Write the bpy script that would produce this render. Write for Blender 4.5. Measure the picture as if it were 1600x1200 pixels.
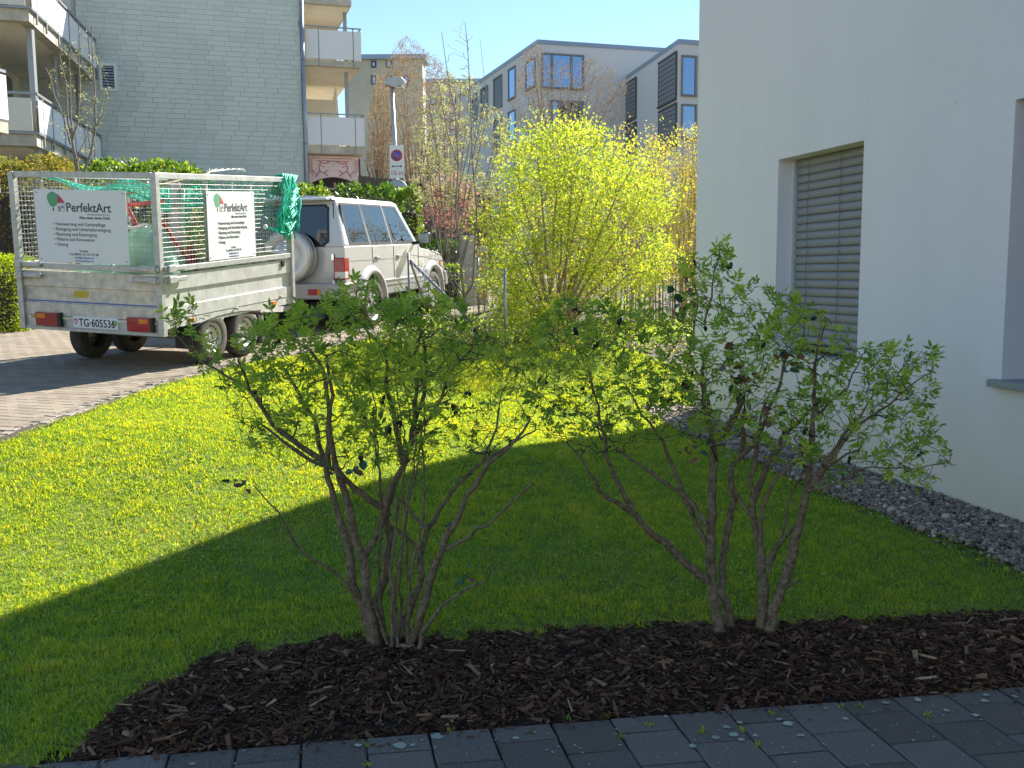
import bpy, bmesh, math, random
import numpy as np
from mathutils import Vector, Matrix, Euler

for _o in list(bpy.data.objects):
    bpy.data.objects.remove(_o)
SC = bpy.context.scene
COL = SC.collection
rad = math.radians

# ------------------------------------------------------------------ camera
PITCH, ROLL, CAMZ = math.atan(175 / 1500.0), 0.0075, 1.4
FW = np.array([0, math.cos(PITCH), -math.sin(PITCH)])
_r0 = np.array([1.0, 0, 0]); _u0 = np.array([0, math.sin(PITCH), math.cos(PITCH)])
RT = math.cos(ROLL) * _r0 - math.sin(ROLL) * _u0
UP = math.cos(ROLL) * _u0 + math.sin(ROLL) * _r0
CAMP = np.array([0, 0, CAMZ])
cam_data = bpy.data.cameras.new('camera')
cam_data.sensor_width = 36.0
cam_data.lens = 36.0 * 1500 / 1600
cam_data.clip_start = 0.05
cam_data.clip_end = 2000
cam = bpy.data.objects.new('camera', cam_data)
COL.objects.link(cam)
cam.matrix_world = Matrix(((RT[0], UP[0], -FW[0], 0), (RT[1], UP[1], -FW[1], 0), (RT[2], UP[2], -FW[2], CAMZ), (0, 0, 0, 1)))
SC.camera = cam

# ------------------------------------------------------------------ sky and sun
SUN_AZ, SUN_EL = rad(35.5), rad(37.0)          # azimuth from +Y towards +X
world = bpy.data.worlds.new('World')
SC.world = world
world.use_nodes = True
wn, wl = world.node_tree.nodes, world.node_tree.links
wn.clear()
_sky = wn.new('ShaderNodeTexSky'); _sky.sky_type = 'NISHITA'; _sky.sun_disc = False
_sky.sun_elevation = SUN_EL; _sky.sun_rotation = SUN_AZ
_sky.air_density = 1.6; _sky.dust_density = 0.0; _sky.ozone_density = 6.0; _sky.altitude = 500
_bg = wn.new('ShaderNodeBackground'); _bg.inputs['Strength'].default_value = 0.070
_wo = wn.new('ShaderNodeOutputWorld')
wl.new(_sky.outputs[0], _bg.inputs[0]); wl.new(_bg.outputs[0], _wo.inputs[0])
sun_data = bpy.data.lights.new('sun', 'SUN')
sun_data.energy = 5.0; sun_data.angle = rad(0.53); sun_data.color = (1.0, 0.94, 0.84)
sun = bpy.data.objects.new('sun', sun_data); COL.objects.link(sun)
_sd = Vector((math.sin(SUN_AZ) * math.cos(SUN_EL), math.cos(SUN_AZ) * math.cos(SUN_EL), math.sin(SUN_EL)))
sun.rotation_euler = _sd.to_track_quat('Z', 'Y').to_euler()
sun.location = (20, 30, 30)
SC.view_settings.view_transform = 'Standard'
SC.view_settings.look = 'None'
SC.view_settings.exposure = 1.4
SC.view_settings.gamma = 1.0
SC.view_settings.use_curve_mapping = False
SC.render.engine = 'CYCLES'
SC.cycles.max_bounces = 8
SC.cycles.transparent_max_bounces = 12
SC.cycles.caustics_reflective = False
SC.cycles.caustics_refractive = False

# ------------------------------------------------------------------ surveying helpers (photo pixel -> place)
def ray(px, py):
    return FW + RT * (px - 800) / 1500.0 - UP * (py - 600) / 1500.0
def at(px, py, Y):
    d = ray(px, py); return CAMP + d * (Y / d[1])
def onz(px, py, z=0.0):
    d = ray(px, py); return CAMP + d * ((z - CAMZ) / d[2])
def sstep(a, b, x):
    t = np.clip((x - a) / (b - a), 0, 1); return t * t * (3 - 2 * t)
DA, DB, DC = 0.1232, -0.00972, 0.03191
def drive_z(X, Y):
    return DA + DB * X + DC * Y
def gz(X, Y):
    """height of the terrain"""
    X = np.asarray(X, float); Y = np.asarray(Y, float)
    Yc = np.clip(Y, -5, 60)
    a = np.clip((Y - 3.3) / 3.2, 0, 1) * np.clip((3.95 - 0.24 * Y - X - 0.4) / 4.0, 0, 1)
    a = a * a * (3 - 2 * a)
    b = sstep(8.5, 11.5, Y)
    return drive_z(np.clip(X, -40, 40), Yc) * (1 - (1 - a) * (1 - b))
def gp(px, py):
    z = 0.0
    for _ in range(50):
        p = onz(px, py, z); z = 0.5 * z + 0.5 * float(gz(p[0], p[1]))
    return p
def on_plane(px, py, p0, n):
    d = ray(px, py); n = np.asarray(n, float)
    return CAMP + d * (float(np.dot(np.asarray(p0) - CAMP, n)) / float(np.dot(d, n)))

def vnoise(x, y, s, seed):
    """smooth value noise 0..1"""
    g = np.random.default_rng(seed).random((97, 97)); fx = np.asarray(x) * s + 500.3; fy = np.asarray(y) * s + 500.7
    ix, iy = np.floor(fx).astype(int), np.floor(fy).astype(int); tx, ty = fx - ix, fy - iy; tx = tx * tx * (3 - 2 * tx); ty = ty * ty * (3 - 2 * ty)
    a, b, c, d = g[ix % 97, iy % 97], g[(ix + 1) % 97, iy % 97], g[ix % 97, (iy + 1) % 97], g[(ix + 1) % 97, (iy + 1) % 97]
    return (a * (1 - tx) + b * tx) * (1 - ty) + (c * (1 - tx) + d * tx) * ty

# ------------------------------------------------------------------ materials
MATS = {}
def _nt(name):
    m = bpy.data.materials.new(name); m.use_nodes = True
    nt = m.node_tree; nt.nodes.clear()
    out = nt.nodes.new('ShaderNodeOutputMaterial')
    MATS[name] = m
    return m, nt, nt.nodes, nt.links, out
def mat(name, col, rough=0.7, var=0.15, scale=8.0, metal=0.0, bump=0.0, bscale=60.0, spec=0.5, col2=None, coat=0.0, detail=6.0):
    m, nt, N, L, out = _nt(name)
    b = N.new('ShaderNodeBsdfPrincipled')
    b.inputs['Roughness'].default_value = rough; b.inputs['Metallic'].default_value = metal
    b.inputs['Specular IOR Level'].default_value = spec; b.inputs['Coat Weight'].default_value = coat
    tc = N.new('ShaderNodeTexCoord')
    n = N.new('ShaderNodeTexNoise'); n.inputs['Scale'].default_value = scale; n.inputs['Detail'].default_value = detail
    n.inputs['Roughness'].default_value = 0.65
    L.new(tc.outputs['Object'], n.inputs['Vector'])
    r = N.new('ShaderNodeValToRGB')
    c1 = tuple(max(0, c * (1 - var)) for c in col[:3]) + (1,)
    c2 = (tuple(min(1, c * (1 + var)) for c in col[:3]) if col2 is None else tuple(col2)) + (1,)
    r.color_ramp.elements[0].position = 0.3; r.color_ramp.elements[1].position = 0.7
    r.color_ramp.elements[0].color = c1; r.color_ramp.elements[1].color = c2
    L.new(n.outputs['Fac'], r.inputs['Fac']); L.new(r.outputs['Color'], b.inputs['Base Color'])
    if bump > 0:
        n2 = N.new('ShaderNodeTexNoise'); n2.inputs['Scale'].default_value = bscale; n2.inputs['Detail'].default_value = 5
        L.new(tc.outputs['Object'], n2.inputs['Vector'])
        bp = N.new('ShaderNodeBump'); bp.inputs['Strength'].default_value = bump; bp.inputs['Distance'].default_value = 0.01
        L.new(n2.outputs['Fac'], bp.inputs['Height']); L.new(bp.outputs['Normal'], b.inputs['Normal'])
    L.new(b.outputs[0], out.inputs[0])
    return m
def mat_rnd(name, stops, rough=0.8, transl=0.0, tint=None, spec=0.3, noise=0.0, nscale=30.0, bump=0.0):
    """colour taken from the per-piece 'rnd' attribute; optional translucency for leaves"""
    m, nt, N, L, out = _nt(name)
    a = N.new('ShaderNodeAttribute'); a.attribute_name = 'rnd'
    r = N.new('ShaderNodeValToRGB'); cr = r.color_ramp
    while len(cr.elements) < len(stops): cr.elements.new(0.5)
    for e, (p, c) in zip(cr.elements, stops):
        e.position = p; e.color = tuple(c) + (1,)
    fac = a.outputs['Fac']
    if noise > 0:
        tc = N.new('ShaderNodeNewGeometry'); n = N.new('ShaderNodeTexNoise'); n.inputs['Scale'].default_value = nscale; n.inputs['Detail'].default_value = 4
        L.new(tc.outputs['Position'], n.inputs['Vector'])
        mm = N.new('ShaderNodeMath'); mm.operation = 'MULTIPLY_ADD'; mm.inputs[1].default_value = noise; 
        L.new(n.outputs['Fac'], mm.inputs[0])
        sb = N.new('ShaderNodeMath'); sb.operation = 'SUBTRACT'; sb.inputs[1].default_value = noise * 0.5
        L.new(fac, sb.inputs[0]); L.new(sb.outputs[0], mm.inputs[2]); fac = mm.outputs[0]
    L.new(fac, r.inputs['Fac'])
    b = N.new('ShaderNodeBsdfPrincipled'); b.inputs['Roughness'].default_value = rough
    b.inputs['Specular IOR Level'].default_value = spec
    L.new(r.outputs['Color'], b.inputs['Base Color'])
    if bump > 0:
        tc2 = N.new('ShaderNodeNewGeometry'); n2 = N.new('ShaderNodeTexNoise'); n2.inputs['Scale'].default_value = 90
        L.new(tc2.outputs['Position'], n2.inputs['Vector'])
        bp = N.new('ShaderNodeBump'); bp.inputs['Strength'].default_value = bump; bp.inputs['Distance'].default_value = 0.01
        L.new(n2.outputs['Fac'], bp.inputs['Height']); L.new(bp.outputs['Normal'], b.inputs['Normal'])
    if transl > 0:
        t = N.new('ShaderNodeBsdfTranslucent')
        if tint:
            mx = N.new('ShaderNodeMixRGB'); mx.blend_type = 'MULTIPLY'; mx.inputs[0].default_value = 1
            mx.inputs[2].default_value = tuple(tint) + (1,)
            L.new(r.outputs['Color'], mx.inputs[1]); L.new(mx.outputs[0], t.inputs[0])
        else:
            L.new(r.outputs['Color'], t.inputs[0])
        ms = N.new('ShaderNodeMixShader'); ms.inputs[0].default_value = transl
        L.new(b.outputs[0], ms.inputs[1]); L.new(t.outputs[0], ms.inputs[2]); L.new(ms.outputs[0], out.inputs[0])
    else:
        L.new(b.outputs[0], out.inputs[0])
    return m
def mat_glass(name, col, mixf=0.35, rough=0.02, refl=(.9, .95, 1)):
    m, nt, N, L, out = _nt(name)
    t = N.new('ShaderNodeBsdfTransparent'); t.inputs[0].default_value = tuple(col) + (1,)
    g = N.new('ShaderNodeBsdfGlossy'); g.inputs['Roughness'].default_value = rough; g.inputs[0].default_value = tuple(refl) + (1,)
    fr = N.new('ShaderNodeFresnel'); fr.inputs[0].default_value = 1.6
    ma = N.new('ShaderNodeMath'); ma.operation = 'ADD'; ma.inputs[1].default_value = mixf; ma.use_clamp = True
    L.new(fr.outputs[0], ma.inputs[0])
    ms = N.new('ShaderNodeMixShader'); L.new(ma.outputs[0], ms.inputs[0]); L.new(t.outputs[0], ms.inputs[1]); L.new(g.outputs[0], ms.inputs[2])
    L.new(ms.outputs[0], out.inputs[0])
    return m

# ------------------------------------------------------------------ mesh helpers
class MB:
    def __init__(s):
        s.v = []; s.f = []; s.sm = []
    def add(s, vs, fs, smooth=False):
        o = len(s.v); s.v += [tuple(map(float, p)) for p in vs]
        s.f += [tuple(i + o for i in f) for f in fs]; s.sm += [smooth] * len(fs)
        return s
    def box(s, x0, x1, y0, y1, z0, z1, M=None, taper=0.0):
        vs = [(x0, y0, z0), (x1, y0, z0), (x1, y1, z0), (x0, y1, z0), (x0 + taper, y0 + taper, z1), (x1 - taper, y0 + taper, z1), (x1 - taper, y1 - taper, z1), (x0 + taper, y1 - taper, z1)]
        if M is not None: vs = [tuple(M @ Vector(p)) for p in vs]
        return s.add(vs, [(0, 3, 2, 1), (4, 5, 6, 7), (0, 1, 5, 4), (1, 2, 6, 5), (2, 3, 7, 6), (3, 0, 4, 7)])
    def bar(s, a, b, w, h=None, upv=(0, 0, 1)):
        """square bar from a to b"""
        h = w if h is None else h
        a = Vector(a); b = Vector(b); d = (b - a).normalized(); u = Vector(upv)
        if abs(d.dot(u)) > .98: u = Vector((0, 1, 0))
        x = d.cross(u).normalized(); y = x.cross(d).normalized()
        vs = []
        for p in (a, b):
            for sx, sy in ((-1, -1), (1, -1), (1, 1), (-1, 1)): vs.append(p + x * sx * w / 2 + y * sy * h / 2)
        return s.add(vs, [(3, 2, 1, 0), (4, 5, 6, 7), (0, 1, 5, 4), (1, 2, 6, 5), (2, 3, 7, 6), (3, 0, 4, 7)])
    def tube(s, pts, r, n=8, cap=True, smooth=True):
        pts = [Vector(p) for p in pts]; k = len(pts)
        rs = list(r) if hasattr(r, '__len__') else [r] * k
        ref = None; vs = []
        for i, p in enumerate(pts):
            d = (pts[min(i + 1, k - 1)] - pts[max(i - 1, 0)])
            d = d.normalized() if d.length > 1e-9 else Vector((0, 0, 1))
            if ref is None: ref = Vector((1, 0, 0)) if abs(d.x) < .9 else Vector((0, 1, 0))
            x = (ref - d * ref.dot(d)).normalized(); y = d.cross(x); ref = x
            for j in range(n):
                a = 2 * math.pi * j / n; vs.append(p + (x * math.cos(a) + y * math.sin(a)) * rs[i])
        fs = [(i * n + j, i * n + (j + 1) % n, (i + 1) * n + (j + 1) % n, (i + 1) * n + j) for i in range(k - 1) for j in range(n)]
        o = len(s.v); s.add(vs, fs, smooth)
        if cap: s.f += [tuple(o + j for j in range(n))[::-1], tuple(o + (k - 1) * n + j for j in range(n))]; s.sm += [False, False]
        return s
    def lathe(s, prof, M, n=24, smooth=True, close=False):
        """prof: (r, h) pairs, revolved round local z of M"""
        vs = [tuple(M @ Vector((r * math.cos(2 * math.pi * j / n), r * math.sin(2 * math.pi * j / n), h))) for r, h in prof for j in range(n)]
        k = len(prof)
        fs = [(i * n + j, i * n + (j + 1) % n, (i + 1) * n + (j + 1) % n, (i + 1) * n + j) for i in range(k - 1) for j in range(n)]
        return s.add(vs, fs, smooth)
    def prism(s, poly, f0, f1, smooth=False):
        """poly: 2d pts; f0/f1 map 2d -> 3d for the two ends"""
        n = len(poly); vs = [f0(*p) for p in poly] + [f1(*p) for p in poly]
        s.add(vs, [tuple(range(n))[::-1], tuple(range(n, 2 * n))], False)
        o = len(s.v) - 2 * n
        s.f += [(o + i, o + (i + 1) % n, o + n + (i + 1) % n, o + n + i) for i in range(n)]; s.sm += [smooth] * n
        return s
    def mesh(s, name, fix=True):
        me = bpy.data.meshes.new(name); me.from_pydata(s.v, [], s.f); me.update()
        if fix:
            bm = bmesh.new(); bm.from_mesh(me); bmesh.ops.recalc_face_normals(bm, faces=bm.faces); bm.to_mesh(me); bm.free()
        me.polygons.foreach_set('use_smooth', s.sm)
        return me
    def build(s, name, m, parent=None, fix=True, bevel=0.0, keep=False, segs=2):
        o = link(name, s.mesh(name, fix), m, parent, keep)
        if bevel > 0:
            bv = o.modifiers.new('bevel', 'BEVEL'); bv.width = bevel; bv.segments = segs; bv.limit_method = 'ANGLE'; bv.angle_limit = rad(40)
        return o
def link(name, me, m, parent=None, keep=False):
    o = bpy.data.objects.new(name, me); COL.objects.link(o)
    if m is not None and not len(me.materials): me.materials.append(MATS[m] if isinstance(m, str) else m)
    if parent is not None:
        o.parent = parent
        if keep: o.matrix_parent_inverse = parent.matrix_basis.inverted()
    return o
def tag(o, label=None, cat=None, group=None, kind=None):
    if label: o['label'] = label
    if cat: o['category'] = cat
    if group: o['group'] = group
    if kind: o['kind'] = kind
    return o
def thing(name, label, cat, loc=(0, 0, 0), rot=(0, 0, 0), group=None, M=None):
    o = bpy.data.objects.new(name, None); COL.objects.link(o); o.empty_display_size = 0.1
    if M is not None: o.matrix_basis = M
    else:
        o.location = tuple(map(float, loc)); o.rotation_euler = rot
    tag(o, label, cat, group)
    bpy.context.view_layer.update() if False else None
    return o
def TL(o):
    """matrix of a thing's own transform"""
    return Matrix.LocRotScale(o.location, o.rotation_euler.to_quaternion(), (1, 1, 1))
def np_mesh(name, V, T, rnd=None, smooth=False):
    V = np.ascontiguousarray(V, np.float32).reshape(-1, 3); T = np.ascontiguousarray(T, np.int32); k = T.shape[1]
    me = bpy.data.meshes.new(name)
    me.vertices.add(len(V)); me.vertices.foreach_set('co', V.ravel())
    me.loops.add(T.size); me.loops.foreach_set('vertex_index', T.ravel())
    me.polygons.add(len(T)); me.polygons.foreach_set('loop_start', np.arange(len(T), dtype=np.int32) * k)
    me.polygons.foreach_set('use_smooth', np.full(len(T), bool(smooth)))
    if rnd is not None:
        a = me.attributes.new('rnd', 'FLOAT', 'POINT'); a.data.foreach_set('value', np.ascontiguousarray(rnd, np.float32))
    me.update(calc_edges=True)
    return me
def inst(tv, tt, M):
    """template verts (V,3), tris (T,3), matrices (N,3,4) -> big mesh arrays"""
    tv = np.asarray(tv, float); tt = np.asarray(tt); N = len(M)
    V = np.einsum('nij,vj->nvi', M[:, :, :3], tv) + M[:, None, :, 3]
    T = tt[None] + (np.arange(N) * len(tv))[:, None, None]
    return V.reshape(-1, 3), T.reshape(-1, tt.shape[1])
def rot_frames(d, n, rng=None):
    """frames whose local y follows d and local z is near n"""
    d = d / (np.linalg.norm(d, axis=1, keepdims=True) + 1e-9)
    x = np.cross(d, n); x /= (np.linalg.norm(x, axis=1, keepdims=True) + 1e-9)
    z = np.cross(x, d)
    return np.stack([x, d, z], axis=2)
def mats(P, R, S):
    S = np.asarray(S, float)
    if S.ndim == 1: S = S[:, None].repeat(3, 1)
    M = np.zeros((len(P), 3, 4)); M[:, :, :3] = R * S[:, None, :]; M[:, :, 3] = P
    return M
def adopt(o, root):
    o.parent = root; o.matrix_parent_inverse = TL(root).inverted()
    return o

# ------------------------------------------------------------------ surface materials
mat('soil', (0.075, 0.055, 0.038), 0.95, 0.4, 3.0, bump=0.6, bscale=25)
mat('far_ground', (0.07, 0.075, 0.035), 0.95, 0.4, 1.2, bump=0.4, bscale=9, col2=(0.11, 0.10, 0.06))
mat('lawn_soil', (0.16, 0.22, 0.02), 0.95, 0.4, 6.0, bump=0.5, bscale=50, col2=(0.25, 0.27, 0.03))
mat('mulch_base', (0.026, 0.016, 0.012), 0.95, 0.5, 22.0, bump=1.0, bscale=70)
mat('joint_sand', (0.016, 0.015, 0.012), 0.95, 0.3, 30)
mat('drive_base', (0.20, 0.165, 0.13), 0.9, 0.25, 4)
mat_rnd('paver_grey', [(0.0, (0.14, 0.118, 0.10)), (0.5, (0.17, 0.145, 0.125)), (1.0, (0.20, 0.172, 0.15))], 0.9, bump=0.9, noise=1.3, nscale=70)
mat_rnd('drive_brick', [(0.0, (0.24, 0.195, 0.145)), (0.5, (0.272, 0.224, 0.168)), (1.0, (0.305, 0.255, 0.195))], 0.85, noise=0.5, nscale=6, bump=0.3)
mat_rnd('kerb_stone', [(0.0, (0.17, 0.145, 0.115)), (1.0, (0.32, 0.28, 0.225))], 0.85, noise=0.5, nscale=20, bump=0.4)
mat_rnd('pebble', [(0.0, (0.12, 0.085, 0.062)), (0.35, (0.24, 0.18, 0.135)), (0.7, (0.36, 0.28, 0.21)), (1.0, (0.58, 0.48, 0.38))], 0.7, noise=0.25, nscale=60)
mat_rnd('bark', [(0.0, (0.040, 0.020, 0.012)), (0.6, (0.11, 0.056, 0.034)), (0.88, (0.20, 0.105, 0.064)), (0.96, (0.26, 0.15, 0.09)), (1.0, (0.52, 0.34, 0.20))], 0.8, noise=0.1, nscale=80, spec=0.08)
mat_rnd('grass', [(0.0, (0.125, 0.275, 0.10)), (0.45, (0.25, 0.435, 0.09)), (0.85, (0.43, 0.565, 0.075)), (1.0, (0.60, 0.55, 0.20))], 0.55, transl=0.55, tint=(2.05, 1.42, 0.08), spec=0.12)
mat_rnd('lichen', [(0.0, (0.30, 0.33, 0.30)), (0.5, (0.42, 0.44, 0.36)), (1.0, (0.5, 0.5, 0.40))], 0.95, noise=0.6, nscale=90)

# ------------------------------------------------------------------ terrain
def grid_mesh(name, xs, ys, zf, inside=None):
    XX, YY = np.meshgrid(xs, ys); V = np.stack([XX, YY, zf(XX, YY)], -1).reshape(-1, 3)
    nx, ny = len(xs), len(ys); q = []
    for j in range(ny - 1):
        for i in range(nx - 1):
            if inside is not None and not inside((xs[i] + xs[i + 1]) / 2, (ys[j] + ys[j + 1]) / 2): continue
            a = j * nx + i; q.append((a, a + 1, a + nx + 1, a + nx))
    return np_mesh(name, V, np.array(q), smooth=True)
_xs = np.concatenate([np.linspace(-420, -30, 14), np.linspace(-28, 28, 90), np.linspace(30, 420, 14)])
_ys = np.concatenate([np.linspace(-30, -4, 6), np.linspace(-3, 34, 112), np.linspace(37, 110, 14), np.linspace(140, 700, 9)])
tag(link('ground', grid_mesh('ground', _xs, _ys, lambda x, y: gz(x, y) - 0.02), 'far_ground'), kind='structure')

KERB = np.array([(-3.95, 3.6), (-3.62, 5.2), (-3.38, 6.26), (-3.31, 7.17), (-3.21, 8.55), (-3.0, 9.55), (-2.65, 10.45), (-2.38, 11.13), (-1.9, 12.8), (-1.35, 14.8), (-0.6, 17.5), (0.5, 21.5), (2.0, 27.0)])
def kerb_x(y):
    return np.interp(y, KERB[:, 1], KERB[:, 0])
# paving near the camera: grid aligned with the house
PA = math.atan(0.15); PB = math.atan(0.20)
PE1 = np.array([-math.sin(PB), math.cos(PB)]); PE2 = np.array([math.cos(PA), math.sin(PA)])
_e0 = onz(800, 1134)[:2]
def pav_uv(x, y):
    q0 = np.asarray(x) - _e0[0]; q1 = np.asarray(y) - _e0[1]
    det = PE2[0] * PE1[1] - PE2[1] * PE1[0]
    return (q0 * PE1[1] - q1 * PE1[0]) / det, (q1 * PE2[0] - q0 * PE2[1]) / det      # u along edge, v beyond edge (+ = bed)
# mulch bed boundary towards the lawn (v distance beyond paving edge as function of u)
_bp = [(100, 1178), (135, 1150), (165, 1112), (210, 1075), (265, 1045), (340, 1013), (450, 995), (560, 986), (700, 985), (850, 976), (950, 971), (1100, 963), (1300, 960), (1450, 955), (1600, 944), (1800, 935)]
_buv = np.array([pav_uv(*onz(*p, .035 - .005 * min(1, max(0, (p[0] - 200) / 400)))[:2]) for p in _bp])
def bed_v(u):
    return np.interp(u, _buv[:, 0], _buv[:, 1], left=-0.01, right=_buv[-1, 1]) + 0.025 * np.sin(np.asarray(u) * 19) + 0.02 * np.sin(np.asarray(u) * 43 + 1)
def wall_d(x, y):
    """distance in front of the white house wall"""
    return (3.95 - 0.24 * np.asarray(y) - np.asarray(x)) * 0.9724
def strip_w(y):
    return np.interp(y, [3.0, 4.3, 5.0, 6.0, 7.0, 8.0, 9.0], [0.52, 0.52, 0.54, 0.55, 0.50, 0.44, 0.42]) + 0.03 * np.sin(np.asarray(y) * 9)
def in_lawn(x, y):
    u, v = pav_uv(x, y)
    ok = (v > bed_v(u)) & (x > kerb_x(y) + 0.12)
    ok &= (wall_d(x, y) > strip_w(y)) | (np.asarray(y) > 9.35)
    # fades into the shrub border further back
    ok &= np.asarray(y) < 12.2 + 0.35 * np.sin(np.asarray(x) * 2.3) - 1.6 * sstep(0.3, 2.4, np.asarray(x))
    return ok
tag(link('lawn', grid_mesh('lawn', np.linspace(-4.4, 4, 90), np.linspace(2.2, 13.2, 110), lambda x, y: gz(x, y) + 0.0, lambda x, y: x > kerb_x(y) + .06 and pav_uv(x, y)[1] > float(bed_v(pav_uv(x, y)[0])) - .05 and pav_uv(x, y)[1] > .02 and wall_d(x, y) > .05), 'lawn_soil'), kind='structure')

rngG = np.random.default_rng(3)
def make_grass():
    allV, allT, allR = [], [], []; off = 0
    zones = [((-4.0, 4.2), (2.4, 5.2), 18500, 0.024, 0.0023), ((-3.8, 3.0), (5.2, 7.4), 13000, 0.026, 0.0031), ((-3.7, 2.6), (7.4, 12.6), 6500, 0.029, 0.0045)]
    for (x0, x1), (y0, y1), dens, h0, w0 in zones:
        n = int((x1 - x0) * (y1 - y0) * dens)
        x = rngG.uniform(x0, x1, n); y = rngG.uniform(y0, y1, n)
        # keep what the place can show: inside lawn, within a wide view cone
        keep = in_lawn(x, y) & (np.abs(x) < 0.85 * y + 0.9)
        edge = pav_uv(x, y); dv = edge[1] - bed_v(edge[0])
        x, y, dv = x[keep], y[keep], dv[keep]
        patch = .6 * vnoise(x, y, 1.4, 1) + .4 * vnoise(x, y, 3.7, 2); fine = .5 * vnoise(x, y, 11, 3) + .5 * vnoise(x, y, 27, 4); dry = vnoise(x, y, 2.2, 5)
        keep = rngG.random(len(x)) < np.clip(0.5 + 0.7 * patch, 0, 1) * np.clip(0.35 + dv * 2.5, 0.2, 1) * np.clip(.4 + 1.0 * fine, 0, 1)
        x, y, patch, fine, dry = x[keep], y[keep], patch[keep], fine[keep], dry[keep]; n = len(x)
        h = h0 * (0.55 + 0.6 * rngG.random(n) + 1.1 * patch * fine); w = w0 * (0.7 + 0.6 * rngG.random(n))
        th = rngG.uniform(0, 2 * np.pi, n); lean = rngG.uniform(0.35, 1.05, n)
        z = gz(x, y) - 0.004
        dx, dy = np.cos(th), np.sin(th); px_, py_ = -dy, dx
        B = np.stack([x, y, z], 1); P = np.stack([px_, py_, 0 * x], 1) * w[:, None]; D = np.stack([dx, dy, 0 * x], 1)
        U = np.array([0, 0, 1.0])
        mid = B + D * (h * lean * 0.3)[:, None] + U * (h * 0.6)[:, None]
        tip = B + D * (h * lean)[:, None] + U * (h * np.sqrt(np.clip(1.05 - lean ** 2 * .8, .1, 1)))[:, None]
        V = np.stack([B - P, B + P, mid + P * .8, mid - P * .8, tip], 1)
        T = np.array([(0, 1, 2), (0, 2, 3), (3, 2, 4)])[None] + (np.arange(n) * 5)[:, None, None] + off
        r = np.clip(0.46 + 0.5 * (patch - .5) + rngG.normal(0, 0.2, n) + 0.55 * (fine - .5), 0, 0.93)
        r[rngG.random(n) < 0.012 + .22 * np.clip(dry - .68, 0, 1)] = 1.0
        allV.append(V.reshape(-1, 3)); allT.append(T.reshape(-1, 3)); allR.append(np.repeat(r, 5)); off += n * 5
    me = np_mesh('grass', np.concatenate(allV), np.concatenate(allT), np.concatenate(allR))
    tag(link('grass', me, 'grass'), 'short bright green lawn grass between the driveway and the white house', 'grass', kind='stuff')
make_grass()
# clover and broad-leaved weeds in the lawn
def make_weeds():
    n = 2600
    cx = rngG.uniform(-3.4, 2.6, 90); cy = rngG.uniform(3.2, 8.0, 90)
    k = rngG.integers(0, 90, n); x = cx[k] + rngG.normal(0, .10, n); y = cy[k] + rngG.normal(0, .10, n)
    ok = in_lawn(x, y); x, y = x[ok], y[ok]; n = len(x)
    P = np.stack([x, y, gz(x, y) + rngG.uniform(.015, .045, n)], 1)
    a = rngG.uniform(0, 6.28, n); d = np.stack([np.cos(a), np.sin(a), rngG.uniform(-.1, .5, n)], 1)
    nn = np.stack([rngG.normal(0, .3, n), rngG.normal(0, .3, n), np.ones(n)], 1)
    M = mats(P, rot_frames(d, nn), rngG.uniform(.010, .028, n))
    tv = [(0, 0, 0), (.4, .4, .08), (.3, .85, .05), (0, 1, 0), (-.3, .85, .05), (-.4, .4, .08)]
    tt = [(0, 1, 2), (0, 2, 3), (0, 3, 4), (0, 4, 5)]
    V, T = inst(tv, np.array(tt), M)
    tag(link('clover', np_mesh('clover', V, T, np.repeat(np.clip(rngG.normal(.55, .2, n), 0, .9), 6)), 'grass'), 'low clover and broad leaved weeds growing in the lawn', 'weeds', kind='stuff')
make_weeds()

# ------------------------------------------------------------------ mulch bed
def mound(u, v):
    w = np.maximum(bed_v(u), 0.02); t = np.clip(v / w, 0, 1)
    return 0.045 * np.power(np.clip(4 * t * (1 - t), 0, 1), 0.6) * np.clip(w / 0.5, 0, 1) + 0.008 * np.sin(u * 17) * np.sin(v * 21)
_us = np.linspace(-2.3, 2.6, 130); _vs = np.linspace(0, 1, 26); mv = []
for vv in _vs:
    for uu in _us:
        b = float(bed_v(uu)); v = max(b, 0.0) * vv + 0.0
        p = _e0 + PE2 * uu + PE1 * v
        mv.append((p[0], p[1], max(0, 0) + float(gz(p[0], p[1])) * (v > .3) * .6 + float(mound(uu, v)) - 0.015))
mv = np.array(mv); nu = len(_us)
mq = np.array([(j * nu + i, j * nu + i + 1, (j + 1) * nu + i + 1, (j + 1) * nu + i) for j in range(len(_vs) - 1) for i in range(nu - 1)])
bed = tag(link('mulch_bed', np_mesh('mulch_bed', mv, mq, smooth=True), 'mulch_base'), kind='structure')
def bed_z(u, v):
    p = _e0[None] + PE2[None] * u[:, None] + PE1[None] * v[:, None]
    return p, gz(p[:, 0], p[:, 1]) * np.clip((v - .2) * 5, 0, 1) * .6 + mound(u, v) - .015
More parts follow.
